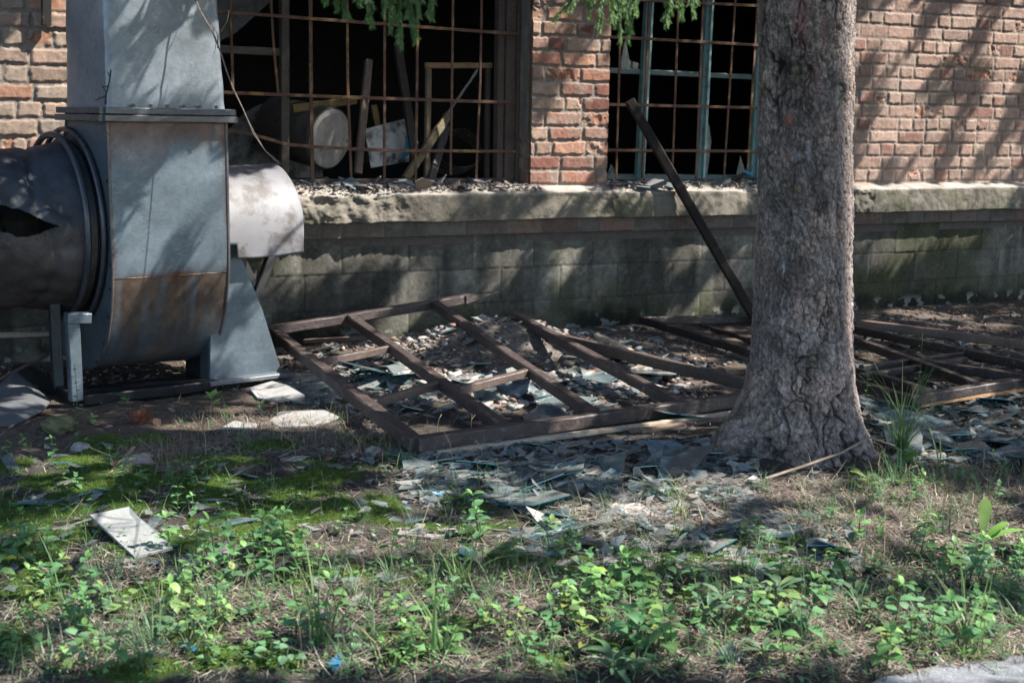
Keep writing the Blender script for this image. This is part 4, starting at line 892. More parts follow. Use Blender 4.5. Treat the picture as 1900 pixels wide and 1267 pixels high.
# ================================================================== THINGS INSIDE
def inside(name, mbx, m, label, cat, smooth=False): return thing(name, mbx, m, label, cat, None, smooth)
mb = MB(); c = W(607, 256, .44); ax = np.array([-.50, .85, .15]); ax /= np.linalg.norm(ax)
mb.tube([c+ax*(-.03), c+ax*-.025, c, c+ax*.45], [.165, .192, .198, .190], 40, (.20, .18, .17)); mb.tube([c-ax*.035, c-ax*.029], [.157, .184], 40, (.62, .57, .53))
inside('metal_drum', mb, steel, 'dull metal drum lying on its side inside the first window', 'drum', False)
mb = MB(); mb.add([W(x, y, Y) for x, y, Y in ((676, 240, .5), (762, 218, .62), (758, 300, .55), (688, 312, .45))], [[0, 1, 2, 3]], (.60, .57, .54)); mb.add([W(x, y, Y) for x, y, Y in ((676, 240, .5), (690, 300, .45), (664, 305, .8), (660, 240, .9))], [[0, 1, 2, 3]], (.12, .11, .1))
o = inside('bent_sheet', mb, hoodm, 'bent pale metal sheet right of the drum inside the window', 'metal sheet'); sm = o.modifiers.new('t', 'SOLIDIFY'); sm.thickness = .004
mb = MB(); n = 30; c0 = W(520, 300, .9)
pts = [W(420, 330, .95)]+[W(520+110*cos(a), 300+112*-sin(a), .95) for a in np.linspace(pi*.93, pi*.30, 16)]+[W(600, 330, .95)]
mb.prism(pts[::-1], (0, -1, 0), .02, (.30, .29, .29)); inside('round_metal_disc', mb, hoodm, 'large dull grey round casing behind the left part of the grille', 'casing')
mb = MB(); mb.prism([W(395, -60, 1.0), W(540, -60, 1.0), W(500, 5, 1.0), W(440, 60, 1.0), W(395, 85, 1.0)], (0, -1, 0), .01, (.13, .13, .135)); inside('hanging_sheet', mb, hoodm, 'grey sheet hanging in the dark at the upper left of the window', 'metal sheet')
def ib(a, b, Y0, Y1, wd, th, col, label, name='old_board', cat='board', m=None):
    mb = MB(); mb.box(W(*a, Y0), W(*b, Y1), wd, th, (0, -1, 0), col, .002, 8); return inside(name, mb, m or M['greywood'], label, cat)
ib((684, 112), (664, 322), .38, .26, .045, .04, (.17, .125, .10), 'upright brown board leaning inside, left of the bright bar')
ib((543, 202), (660, 186), .42, .5, .05, .03, (.24, .17, .075), 'yellow stained board lying on top of the metal drum')
ib((737, 85), (772, 300), .7, .35, .055, .045, (.075, .062, .055), 'dark board slanting in the middle of the first window')
ib((886, 130), (828, 215), .30, .34, .014, .012, (.26, .24, .21), 'thin grey lath slanting under the inner frame')
ib((833, 212), (752, 332), .34, .24, .05, .035, (.19, .15, .09), 'yellowish board slanting down to the sill at the right of the window')
ib((693, 195), (700, 235), .6, .6, .04, .03, (.26, .17, .07), 'short brown stub standing between sheet and upright board')
ib((828, 235), (800, 335), .5, .28, .05, .03, (.11, .10, .095), 'grey board leaning behind the yellowish one')
mb = MB(); mb.box(W(789, 122, .33), W(912, 122, .33), .035, .035, (0, -1, 0), (.30, .19, .10), .001, 5); mb.box(W(795, 128, .33), W(792, 330, .33), .035, .035, (0, -1, 0), (.20, .15, .10), .001, 8); mb.box(W(905, 128, .335), W(903, 330, .335), .03, .035, (0, -1, 0), (.10, .08, .065), .001, 8)
inside('inner_casement', mb, M['greywood'], 'small open casement frame standing inside the right part of window one', 'casement')
mb = MB()
for k in range(4):
    c = W(855-k*6, 275+k*4, .6+.03*k); mb.tube([c+np.array([cos(a)*.15*(1+.1*k), .05*sin(a*2), sin(a)*.13]) for a in np.linspace(0, 2*pi, 30)], .006, 6, (.09, .075, .065))
inside('wire_coil', mb, M['rust'], 'coil of dark wire behind the lower right of the first grille', 'wire coil', True)
mb = MB(); mb.prism([W(754, 250, .5), W(768, 262, .5), (W(766, 280, .5)), W(745, 300, .5), W(752, 275, .5)], (0, -1, 0), .01, (.05, .26, .42)); inside('blue_plastic_scrap', mb, M['slab'], 'blue plastic scrap lying inside between sheet and slanting board', 'scrap')

# ================================================================== TWIGS
mb = MB()
vp = [(345, -60), (360, -5), (372, 22), (396, 62), (410, 100), (420, 132), (433, 165), (452, 205), (470, 248), (492, 280), (522, 305)]
for off, rr_ in ((0, .0045), (2.5, .003)):
    mb.tube([Zd(x+off*sin(i*1.7), y+off*cos(i*1.3), 6.0) for i, (x, y) in enumerate(vp)], [rr_*(1-.06*i) for i in range(len(vp))], 5, (.20, .17, .15))
for a, b in (((372, 22), (405, -40)), ((396, 62), (398, 100)), ((398, 72), (385, 30)), ((410, 60), (425, 20)), ((404, 90), (396, 45))):
    mb.tube([Zd(*a, 6.0), Zd((a[0]+b[0])/2+4, (a[1]+b[1])/2, 6.0), Zd(*b, 6.0)], [.003, .002, .001], 4, (.16, .13, .11))
thing('bare_creeper', mb, M['greywood'], 'thin bare creeper stem hanging in front of the duct\'s right edge', 'creeper')
mb = MB(); mb.tube([Zd(196, 194, 5.85), Zd(197, 176, 5.85), Zd(203, 152, 5.85), Zd(206, 130, 5.85)], [.005, .0045, .004, .003], 5, (.05, .04, .04))
for a, b in (((197, 178), (176, 187)), ((198, 172), (188, 157)), ((201, 160), (190, 163)), ((204, 142), (199, 133))): mb.tube([Zd(*a, 5.85), Zd(*b, 5.85)], [.0035, .0015], 4, (.05, .04, .04))
thing('dead_twig', mb, M['greywood'], 'small dark forked twig standing on the blower\'s flange corner', 'twig')
mb = MB(); mb.tube([on(1420, 902, .03), on(1500, 884, .05), on(1560, 872, .07), on(1610, 852, .09), on(1660, 845, .04)], [.006, .006, .005, .004, .003], 6, (.26, .21, .17)); thing('fallen_stick', mb, M['greywood'], 'long pale thin stick lying across the foot of the tree', 'stick')

# ================================================================== PLANTS
def leaf(mb, base, az_, pitch, L, Wd, col, fold=.35, droop=.6, shape='ovate', nseg=5):
    """leaf blade leaving base at heading az_, pitch above horizontal"""
    vs = []; h = 0.; z = 0.; px_ = 0.
    d = np.array([cos(az_), sin(az_), 0]); s_ = np.array([-sin(az_), cos(az_), 0])
    for i in range(nseg+1):
        t = i/nseg; th = pitch - droop*t
        if i: px_ += cos(th)*L/nseg; z += sin(th)*L/nseg
        if shape == 'ovate': w_ = Wd/2*(sin(pi*min(1, t**.72*1.0))**.8 if t < 1 else 0)
        elif shape == 'lance': w_ = Wd/2*sin(pi*t)**.9 if 0 < t < 1 else 0
        else: w_ = Wd/2*(t**.8*1.25*(1-t**6)) if t > 0 else Wd*.06
        w_ = max(w_, Wd*.02)
        c = np.array(base)+d*px_+np.array([0, 0, z])
        lift = w_*fold; wv = rnd.uniform(-.06, .06)*Wd
        vs += [c-s_*w_+np.array([0, 0, lift+wv]), c, c+s_*w_+np.array([0, 0, lift-wv])]
    fs = []
    for i in range(nseg): fs += [[i*3, i*3+1, i*3+4, i*3+3], [i*3+1, i*3+2, i*3+5, i*3+4]]
    j = 1+rnd.uniform(-.3, .22); cc_ = np.array(col)*j; q_ = rnd.random(); cc_ = cc_*(1.25, 1.0, .75) if q_ < .07 else (cc_*(1.1, .75, .7) if q_ < .12 else cc_); mb.add(vs, fs, tuple(cc_))
LG = [(.16, .32, .115), (.11, .25, .11), (.22, .36, .12), (.15, .28, .15)]
def weed(kind, v):
    mb = MB(); tw = MB(); c = LG[v % 4]
    if kind == 'leafy':
        H = rnd.uniform(.025, .085); n = rnd.choice([3, 3, 4]); lx, ly = rnd.uniform(-.02, .02), rnd.uniform(-.02, .02)
        mb.tube([(0, 0, -.01), (lx*.4, ly*.4, H*.5), (lx, ly, H)], [.0016, .0013, .0008], 4, (.12, .17, .06))
        for k in range(n):
            t = .35+.65*k/(n-1); a = k*pi/2+rnd.uniform(-.4, .4); L = (.036-.010*t)*rnd.uniform(.8, 1.25)
            for s_ in (0, pi): leaf(mb, (lx*t, ly*t, H*t), a+s_+rnd.uniform(-.3, .3), rnd.uniform(.1, .8), L, L*.66, c, .25, .8)
        leaf(mb, (lx, ly, H), rnd.uniform(0, 6), 1.2, .018, .012, (.17, .33, .09))
    elif kind == 'clover':   # low many round leaves on stalks
        for k in range(rnd.randint(7, 13)):
            a = rnd.uniform(0, 6.28); d = rnd.uniform(.005, .06); h = rnd.uniform(.02, .075); x, y = cos(a)*d, sin(a)*d
            mb.tube([(x*.2, y*.2, -.005), (x*.8, y*.8, h*.7), (x, y, h)], [.001, .001, .0008], 3, (.12, .18, .06))
            L = rnd.uniform(.014, .03); leaf(mb, (x, y, h), a+rnd.uniform(-1, 1), rnd.uniform(-.1, .5), L, L*.85, c, .2, .6)
    elif kind == 'lance':
        H = rnd.uniform(.03, .09); mb.tube([(0, 0, -.01), (0, 0, H)], [.003, .002], 5, (.16, .24, .12))
        for k in range(rnd.randint(7, 11)):
            leaf(mb, (0, 0, H*rnd.uniform(.3, 1)), k*2.4+rnd.uniform(-.2, .2), rnd.uniform(.3, 1.0), rnd.uniform(.045, .08), rnd.uniform(.014, .02), (.12, .22, .12), .3, .9, 'lance', 6)
    elif kind == 'tuft':
        n = rnd.randint(10, 20); P = np.zeros((n, 3)); P[:, :2] = rg.normal(0, .012, (n, 2))
        V, F, C = blades(P, rg.uniform(0, 2*pi, n), rg.uniform(.07, .20, n), rg.uniform(.0025, .0045, n), rg.uniform(.05, .5, n), rg.uniform(.3, 1.7, n), 6, .12, (.10, .205, .095), .3, (.18, .26, .13))
        mb.add(V, F.tolist(), C)
    elif kind == 'rosette':
        for k in range(6): leaf(mb, (0, 0, .005), k*1.05+rnd.uniform(-.2, .2), rnd.uniform(.25, .9), rnd.uniform(.05, .09), rnd.uniform(.022, .034), c, .2, .8, 'spoon', 6)
    return mb
protos = {}
def proto(kind, v):
    if (kind, v) not in protos:
        mb = weed(kind, v); me = mk('p', mb.v, mb.f, M['leaf'], None, np.array(mb.c), True); data = me.data; bpy.data.objects.remove(me); protos[(kind, v)] = data
    return protos[(kind, v)]
names = {'leafy': ('leafy_weed', 'weed'), 'clover': ('low_weed', 'weed'), 'lance': ('lance_leaved_weed', 'weed'), 'tuft': ('grass_tuft', 'grass tuft'), 'rosette': ('leaf_rosette', 'weed')}
def scatter_plants(kind, regs, n, smin, smax, label, group, px0=None):
    P = samp(regs, int(n*1.5)+6)[:n]
    for p in P:
        d = proto(kind, rnd.randrange(6)); o = bpy.data.objects.new(names[kind][0], d); COL.objects.link(o)
        o.location = (p[0], p[1], p[2]); s_ = rnd.uniform(smin, smax); o.scale = (s_, s_, s_*rnd.uniform(.8, 1.15)); o.rotation_euler = (rnd.uniform(-.2, .2), rnd.uniform(-.2, .2), rnd.uniform(0, 6.28))
        tag(o, label, names[kind][1], group)
scatter_plants('leafy', [(80, 1110, 100, 60, 1), (60, 1000, 60, 40, .5), (420, 1060, 120, 40, 1.2), (500, 1040, 70, 40, 1.2), (330, 1150, 260, 100, 1.6), (100, 1180, 120, 80, .8)], 60, 1.0, 1.8, 'small bright leafy weed in the lower left foreground', 'leafy weeds at lower left')
scatter_plants('leafy', [(900, 1170, 160, 70, 1), (1120, 1130, 90, 40, 2), (1130, 1190, 120, 60, 2), (1000, 1000, 120, 50, .6), (800, 1150, 320, 100, 3.5)], 54, 1.0, 1.9, 'small bright leafy weed in the middle foreground', 'leafy weeds in the middle foreground')
scatter_plants('leafy', [(1700, 1130, 200, 100, 1), (1550, 1040, 180, 50, .8), (1830, 1050, 80, 50, .8), (1550, 1150, 300, 100, 2)], 54, 1.0, 1.8, 'small green leafy weed in the lower right foreground', 'leafy weeds at lower right')
scatter_plants('leafy', [(240, 890, 40, 20, 1), (130, 930, 60, 25, 1), (410, 930, 60, 30, 1), (60, 830, 70, 30, 1), (340, 890, 60, 20, .6), (160, 800, 20, 25, .5)], 20, .8, 1.15, 'small leafy weed standing on the dark moss at left', 'leafy weeds on the moss')
scatter_plants('leafy', [(1250, 990, 300, 50, 1), (600, 960, 300, 40, 1), (1750, 900, 150, 50, 1), (900, 880, 200, 30, .4)], 30, .7, 1.15, 'small scattered leafy weed among the glass and litter in the middle ground', 'leafy weeds in the middle ground')
scatter_plants('tuft', [(1250, 960, 300, 50, 1), (1780, 880, 120, 40, 1.5), (600, 930, 300, 50, .8)], 26, .35, .8, 'short grass tuft among the glass and litter in the middle ground', 'grass tufts in the middle ground')
scatter_plants('clover', [(1000, 1200, 900, 70, 2), (1350, 1120, 500, 60, 1), (400, 1180, 400, 80, 1)], 64, .8, 1.5, 'low round leaved weed hugging the ground in the foreground', 'low weeds in the foreground')
scatter_plants('lance', [(1440, 1160, 90, 50, 2), (1700, 1150, 180, 80, 1), (1340, 1180, 100, 60, 1), (1120, 1245, 60, 15, .7)], 16, .9, 1.4, 'grey green weed with narrow pointed leaves near the lower right', 'narrow leaved weeds')
scatter_plants('rosette', [(1700, 1010, 120, 40, 1), (1620, 900, 60, 30, 1), (1560, 1070, 200, 60, 1), (1850, 1100, 60, 50, 1)], 22, .8, 1.3, 'flat rosette of blunt green leaves right of the tree foot', 'leaf rosettes at right')
scatter_plants('tuft', [(420, 790, 100, 30, 1), (740, 850, 30, 20, 1), (700, 900, 60, 30, .5), (620, 800, 80, 20, .6)], 22, .35, .75, 'short grass tuft in front of the blower and fallen frame', 'grass tufts before the frame')
scatter_plants('tuft', [(150, 1190, 200, 70, 1), (450, 1150, 250, 80, 2), (250, 1080, 200, 40, .5)], 46, .45, 1.05, 'arching grass tuft in the lower left foreground', 'grass tufts at lower left')
scatter_plants('tuft', [(900, 1170, 260, 80, 2), (850, 1050, 200, 40, .6), (1150, 1210, 200, 50, 1)], 40, .45, 1.05, 'arching grass tuft in the middle foreground', 'grass tufts in the middle')
scatter_plants('tuft', [(1550, 1150, 250, 80, 2), (1800, 1150, 120, 80, 2), (1600, 1020, 200, 50, 1), (1720, 900, 120, 40, .7), (1450, 1080, 200, 50, .6)], 54, .4, 1.0, 'arching grass tuft in the lower right foreground', 'grass tufts at lower right')
def single_leaves(name, px, py, specs, label, cat='weed', stem=0):
    mb = MB(); p = on(px, py)
    mb.tube([p, p+np.array([0, 0, .01+stem])], [.002, .0012], 4, (.13, .20, .08))
    for az_, pi_, L, Wd, c, sh in specs: leaf(mb, p+np.array([0, 0, .01+stem*rnd.random()]), az_, pi_, L, Wd, c, .18, .6, sh, 8)
    return thing(name, mb, M['leaf'], label, cat, None, True)
VR = atan2(-sin(YAW), cos(YAW))      # heading of image right
gl = (.15, .30, .11)
single_leaves('broad_leaved_weed', 1822, 1012, [(VR+1.2, 1.25, .17, .052, gl, 'spoon'), (VR+.3, .9, .12, .05, (.17, .34, .07), 'spoon'), (VR-.1, .2, .15, .05, gl, 'lance'), (VR-.6, .1, .13, .045, gl, 'spoon'), (VR+2.4, .5, .10, .035, (.10, .2, .09), 'lance'), (VR+.15, .6, .16, .04, (.17, .33, .08), 'lance')], 'broad leaved weed with tall ribbed leaves at the right edge')
single_leaves('round_leaved_weed', 1680, 880, [(VR+a, rnd.uniform(.2, 1.), .07, .048, gl, 'ovate') for a in (0, .9, 1.9, 2.9, 4, 5)]+[(VR-.2, .1, .09, .06, (.20, .36, .15), 'ovate')], 'round leaved weed growing below the tall sedge by the trunk', stem=.08)
single_leaves('round_leaved_weed', 1095, 1120, [(VR+2.4, .5, .05, .042, (.19, .40, .11), 'ovate'), (VR+.2, .3, .055, .045, (.20, .42, .12), 'ovate'), (VR-1., .2, .045, .035, gl, 'ovate'), (VR+1.2, .7, .05, .04, gl, 'ovate'), (VR+3.2, .2, .045, .04, gl, 'ovate'), (VR-2, .2, .04, .03, gl, 'ovate')], 'bright round leaved weed at the centre of the lower foreground', stem=.10)
single_leaves('round_leaved_weed', 232, 752, [(VR+a, .5, .05, .022, (.12, .25, .10), 'lance') for a in (0, 1.2, 2.2, 3.2, 4.4, 5.3)], 'small dark green weed in front of the blower base rail', stem=.04)
single_leaves('round_leaved_weed', 395, 768, [(VR+a, .8, .06, .028, (.19, .36, .10), 'ovate') for a in (0, .8, 1.5, 2.5, 4, 5)], 'sunlit pale green weed before the pedestal', stem=.08)
def tuft_at(name, px, py, n, l0, l1, label, lean=(.05, .7), bend=(.2, 1.4), wd=(.003, .006), col=(.10, .21, .06), tip=(.19, .27, .12)):
    p = on(px, py); P = np.tile(p, (n, 1)); P[:, :2] += rg.normal(0, .012, (n, 2))
    V, F, C = blades(P, rg.uniform(0, 2*pi, n), rg.uniform(l0, l1, n), rg.uniform(*wd, n), rg.uniform(*lean, n), rg.uniform(*bend, n), 8, .08, col, .3, tip)
    c = np.array(p); o = mk(name, V-c, F, M['leaf'], None, C, True); o.location = c; return tag(o, label, 'grass tuft')
tuft_at('tall_sedge', 1672, 838, 60, .24, .52, 'tall green sedge clump growing right beside the trunk')
tuft_at('tall_sedge', 1745, 868, 12, .12, .28, 'thinner sedge clump right of the tall one')
tuft_at('tall_sedge', 858, 1090, 14, .14, .30, 'lone arching sedge at the centre of the foreground', (.05, .6), (.3, 2.), (.005, .009), (.16, .28, .08))
tuft_at('tall_sedge', 1235, 925, 16, .10, .20, 'drooping sedge on the litter left of the tree root', (.1, .6), (1., 2.2))
tuft_at('tall_sedge', 1258, 965, 18, .08, .2, 'upright yellowish sedge beside the sunlit cement sheet', (.05, .5), (.2, 1.), (.003, .005), (.17, .22, .06))
tuft_at('tall_sedge', 1800, 1225, 26, .12, .30, 'sunlit sedge clump above the grey path corner', (.1, .9), (.3, 1.4), (.004, .007), (.15, .28, .07))
tuft_at('tall_sedge', 595, 1200, 20, .12, .32, 'tall upright grass clump at lower left of centre', (.02, .35), (.1, .9), (.005, .008))
tuft_at('tall_sedge', 820, 1230, 18, .12, .34, 'broad bladed grass clump at the bottom centre', (.05, .6), (.2, 1.2), (.006, .009))
for (px, py, hh, lab) in ((1700, 740, .34, 'thin seedling stalk rising in front of the dark frame'), (1605, 760, .30, 'leafy thin stalk hugging the right side of the trunk'), (140, 800, .30, 'thin tall stalk in front of the blower leg')):
    mb = MB(); p = on(px, py); tip_ = p+np.array([rnd.uniform(-.02, .02), 0, hh]); mb.tube([p, lerp(p, tip_, .5)+np.array([.01, 0, 0]), tip_], [.0022, .0018, .001], 4, (.12, .18, .07))
    for k in range(7): leaf(mb, lerp(p, tip_, .3+.1*k), rnd.uniform(0, 6.28), .5, .03, .013, (.16, .27, .08), .2, .7)
    thing('thin_stalk', mb, M['leaf'], lab, 'stalk', None, True)
P = samp([(950, 1120, 950, 130, 3), (600, 830, 300, 40, 1), (1700, 920, 200, 60, 1)], 70)
for p in P:
    h_ = rnd.uniform(.05, .16); mb = MB(); a_ = rnd.uniform(0, 6.28); tl_ = rnd.uniform(.1, .7)*h_; q = [p, p+np.array([cos(a_)*tl_*.3, sin(a_)*tl_*.3, h_*.6]), p+np.array([cos(a_)*tl_, sin(a_)*tl_, h_])]
    mb.tube(q, [.0016, .0012, .0006], 4, (.34, .25, .17))
    for k in range(rnd.randint(1, 4)): st = lerp(q[1], q[2], rnd.random()); mb.tube([st, st+np.array([rnd.uniform(-.03, .03), rnd.uniform(-.03, .03), rnd.uniform(0, .03)])], [.001, .0004], 3, (.36, .27, .19))
    thing('dry_stem', mb, M['dry'], 'thin dry brown stem standing among the foreground weeds', 'stem', 'dry stems in the foreground')
# uncountable small growth
P = samp([(950, 1170, 980, 110, 4), (950, 1060, 980, 60, 1.2), (450, 800, 180, 40, .25), (250, 900, 300, 60, .3), (1700, 930, 220, 60, .9), (1300, 1000, 500, 90, 1.6), (500, 900, 500, 80, 1.2), (2250, 950, 330, 250, 2.5), (-250, 1050, 240, 200, 1)], 8600); n = len(P)
dens = fbm(P[:, 0]*5, P[:, 1]*5, 3, 61); P = P[dens > .44]; n = len(P)
a_ = blades(P, rg.uniform(0, 2*pi, n), rg.uniform(.02, .13, n), rg.uniform(.0018, .004, n), rg.uniform(0, .8, n), rg.uniform(.2, 1.5, n), 4, .12, (.085, .18, .065), .4, (.19, .22, .12))
P = samp([(950, 1170, 980, 110, 4), (950, 1050, 980, 60, 1.5), (250, 900, 300, 80, .3), (1700, 930, 220, 60, .6)], 2800); n = len(P); P[:, 2] += rg.uniform(.004, .05, n)
b_ = blades(P, rg.uniform(0, 2*pi, n), rg.uniform(.008, .022, n), rg.uniform(.007, .014, n), rg.uniform(1., 1.7, n), rg.uniform(-.3, .6, n), 4, .2, (.12, .25, .09), .35, None, rg.uniform(-.5, .5, n))
P = samp([(500, 800, 180, 35, 1.3), (290, 850, 60, 25, 1), (700, 830, 60, 20, .6), (700, 1060, 300, 60, 1), (1750, 900, 150, 30, .6), (1650, 1200, 300, 50, .8)], 3000); n = len(P)
c_ = blades(P, rg.uniform(0, 2*pi, n), rg.uniform(.02, .11, n), rg.uniform(.001, .0022, n), rg.uniform(.1, 1.3, n), rg.uniform(0, 1.4, n), 4, .3, (.30, .23, .16), .35)
V, F, C = join([a_, b_, c_]); o = mk('ground_cover', V, F, M['leaf'], None, C); tag(o, 'thin mixed grass and seedlings covering the foreground', 'ground cover', kind='stuff')

# ================================================================== SPRUCE BOUGHS AND CANOPY
def needles_on(path, r, per_m, ln, col, colt):
    """needles round a polyline"""
    path = np.array(path); seg = np.diff(path, axis=0); sl = np.linalg.norm(seg, axis=1); cum = np.concatenate([[0], np.cumsum(sl)]); n = max(4, int(cum[-1]*per_m))
    t = rg.uniform(0, cum[-1], n); k = np.clip(np.searchsorted(cum, t)-1, 0, len(seg)-1); d = seg[k]/sl[k][:, None]; p = path[k]+d*(t-cum[k])[:, None]
    u = rg.normal(0, 1, (n, 3)); u -= d*(u*d).sum(1)[:, None]; u /= np.linalg.norm(u, axis=1)[:, None]; nd = d*.85+u*.55; nd /= np.linalg.norm(nd, axis=1)[:, None]
    L = ln*rg.uniform(.7, 1.2, n)[:, None]; q = p+nd*L; s_ = np.cross(nd, rg.normal(0, 1, (n, 3))); s_ /= np.linalg.norm(s_, axis=1)[:, None]; s_ *= .0008
    V = np.stack([p-s_, p+s_, q+s_*.4, q-s_*.4], 1).reshape(-1, 3)
    f = (t/cum[-1])[:, None]; C = np.repeat((np.array(col)*(1-f)+np.array(colt)*f)*rg.uniform(.75, 1.25, (n, 1)), 4, 0)
    return V, np.arange(n*4).reshape(n, 4), C
def bough(sprays, Zc, start):
    """a drooping bough whose twig ends hang at the listed image spots (x_top, y_top, x_tip, y_tip)"""
    parts = []; wood = MB()
    for (x0, y0, x1, y1) in sprays:
        Z = Zc+rnd.uniform(-.12, .12); a = Zd(x0, y0, Z); b = Zd(x1, y1, Z+rnd.uniform(-.06, .06)); m_ = lerp(a, b, .5)+np.array([rnd.uniform(-.008, .008), 0, .008])
        path = [a, m_, b]; wood.tube(path, [.0022, .0018, .001], 4, (.14, .10, .06)); parts.append(needles_on(path, .02, 2300, .0145, (.06, .135, .045), (.14, .26, .075)))
        L = np.linalg.norm(b-a)
        for k in range(int(L/.030)):
            t = rnd.uniform(.05, .8); p = lerp(a, b, t); sgn = rnd.choice([-1, 1]); ln = rnd.uniform(.025, .06)*(1.1-t*.6); d = (b-a)/L
            q = p + d*ln*.95 + rt*sgn*ln*.32 + fw*rnd.uniform(-.5, .5)*ln
            wood.tube([p, q], [.0014, .0008], 3, (.14, .10, .06)); parts.append(needles_on([p, q], .02, 2100, .0135, (.07, .155, .05), (.16, .29, .085)))
    return wood, parts
spA = [(598, -60, 605, 8), (628, -70, 640, 34), (655, -60, 668, 10), (672, -80, 690, 48), (700, -60, 712, 30), (718, -70, 725, 60), (735, -70, 745, 90), (752, -60, 770, 82), (765, -60, 778, 30), (790, -60, 802, 34), (640, -80, 625, 20), (708, -90, 735, 40)]
spB = [(1095, -50, 1030, 40), (1085, -60, 1060, 20), (1118, -60, 1112, 62), (1140, -60, 1150, 78), (1155, -60, 1166, 80), (1130, -70, 1135, 40), (1175, -60, 1180, 28), (1160, -60, 1172, 60), (1240, -60, 1236, 48), (1262, -60, 1265, 34), (1278, -60, 1288, 32), (1225, -70, 1245, 10), (1105, -60, 1095, 35)]
for sp, Zc in ((spA, 3.3), (spB, 3.45)):
    wood, parts = bough(sp, Zc, None)
    tops = [np.array(Zd(x0, y0, Zc)) for x0, y0, _, _ in sp]; c = np.mean(tops, 0)+np.array([0, 0, .05]); st = np.array([3.2, -3.4, 2.75])
    main = [st, lerp(st, c, .35)+np.array([0, 0, .18]), lerp(st, c, .75)+np.array([0, 0, .12]), c]
    wood.tube(main, [.022, .016, .009, .005], 7, (.16, .13, .11))
    for p in tops: jn = c if rnd.random() < .6 else lerp(main[2], c, .6); wood.tube([jn, p], [.004, .002], 4, (.14, .10, .06)); parts.append(needles_on([jn, p], .02, 1800, .0135, (.06, .135, .045), (.12, .23, .065)))
    for k in range(26):
        t_ = rnd.uniform(.35, 1.); q0 = lerp(main[2], c, (t_-.5)*2) if t_ > .5 else lerp(main[1], main[2], (t_-.2)/.3)
        q1 = q0+np.array([rnd.uniform(-.14, .14), rnd.uniform(-.14, .14), rnd.uniform(-.02, .10)]); wood.tube([q0, q1], [.003, .001], 4, (.14, .10, .06)); parts.append(needles_on([q0, q1], .02, 1800, .0135, (.06, .135, .045), (.13, .25, .07)))
    br = wood.build('branch', M['bark'], tree)
    V, F, C = join(parts); nd = mk('needles', sub(tree, V), F, M['needle'], br, C)
# crowns overhead: sprays added along sun rays, gaps cut to shape the flecks
HOLES = []
def hole(pts, r, Y=None, z=None):
    P = []
    for (x, y) in pts: P.append(W(x, y, Y) if Y is not None else (on(x, y) if z is None else G(x, y, z)))
    if len(P) == 1: P = P*2
    for a, b in zip(P[:-1], P[1:]):
        m_ = max(1, int(np.linalg.norm(b-a)/(r*.8)))
        for k in range(m_+1): HOLES.append((*lerp(a, b, k/m_), r))
def fhole(pts, r, d): 
    for (x, y) in pts: p = FP(x, y, d); HOLES.append((*p, r))
for k in range(34):
    a_ = rnd.uniform(0, 6.28); q_ = sqrt(rnd.random()); hole([(930+330*q_*cos(a_), 685+75*q_*sin(a_)+.06*330*q_*cos(a_))], rnd.uniform(.03, .075))
for k in range(150):
    hole([(rnd.uniform(0, 1900), 820+430*rnd.random())], rnd.uniform(.008, .035))
for k in range(46):
    x_, y_ = rnd.uniform(0, 1850), rnd.uniform(980, 1240); hole([(x_, y_), (x_+rnd.uniform(-60, 60), y_+rnd.uniform(-12, 12))], rnd.uniform(.02, .05))
for k in range(30):
    x_, y_ = rnd.uniform(0, 760), rnd.uniform(950, 1150); hole([(x_, y_)], rnd.uniform(.03, .06))
for k in range(16): hole([(rnd.uniform(1550, 1900), rnd.uniform(20, 320))], rnd.uniform(.03, .06), .02)
hole([(1700, 1255), (1850, 1245)], .05)
hole([(1751, 60), (1701, 117), (1688, 150), (1657, 215), (1616, 310)], .050, .02)
hole([(1887, 110), (1862, 164), (1837, 200), (1795, 284)], .055, .02)
hole([(1745, 235), (1735, 262)], .04, .02); hole([(1655, 20), (1690, 40)], .035, .02); hole([(1610, 60)], .05, .02); hole([(1880, 20), (1860, 45)], .035, .02); hole([(1790, 20)], .03, .02)
hole([(1100, 235), (1080, 265), (1060, 310)], .13, .02); hole([(1090, 130), (1110, 160)], .06, .02); hole([(1010, 250), (1000, 300)], .05, .02); hole([(985, 30), (1010, 60)], .03, .02)
hole([(1610, 345), (1870, 350)], .05, -.08); hole([(1608, 372)], .07, -.1)
hole([(580, 350), (700, 356)], .07, -.05); hole([(600, 385), (680, 388)], .06, -.1); hole([(820, 352), (880, 352)], .05, -.05); hole([(1370, 350), (1345, 380)], .07, -.1); hole([(1180, 340), (1300, 345)], .05, -.03); hole([(760, 375)], .05, -.1); hole([(1040, 362)], .04, -.1)
hole([(90, 60)], .12, .02); hole([(110, 130), (90, 180)], .15, .02); hole([(60, 225), (100, 215)], .10, .02); hole([(20, 150)], .06, .02)
hole([(1062, 470)], .035, 0); hole([(1185, 440)], .03, 0); hole([(960, 470)], .03, 0); hole([(1640, 440), (1720, 430)], .035, 0); hole([(740, 450)], .03, 0)
fhole([(366, 310), (350, 345), (325, 385), (300, 425), (275, 470), (330, 325), (305, 360)], .045, D0); fhole([(395, 345), (400, 400), (395, 450)], .035, D0)
fhole([(320, 175), (360, 185), (250, 185)], .045, 0); fhole([(402, 90), (404, 140), (403, 180)], .04, .15); fhole([(196, 20), (192, 60)], .025, 0)
fhole([(455, 330), (500, 325), (540, 350), (520, 380), (470, 380), (545, 420), (500, 430), (450, 420), (520, 460), (440, 350)], .07, 0)
fhole([(460, 620), (470, 660)], .04, 0)
hole([(648, 592), (665, 606)], .06, None, .20); hole([(560, 605)], .05, None, .17); hole([(840, 555), (870, 552)], .04, -.3); hole([(515, 640), (535, 655)], .06, None, .15); hole([(980, 600), (1030, 630)], .06, None, .15)
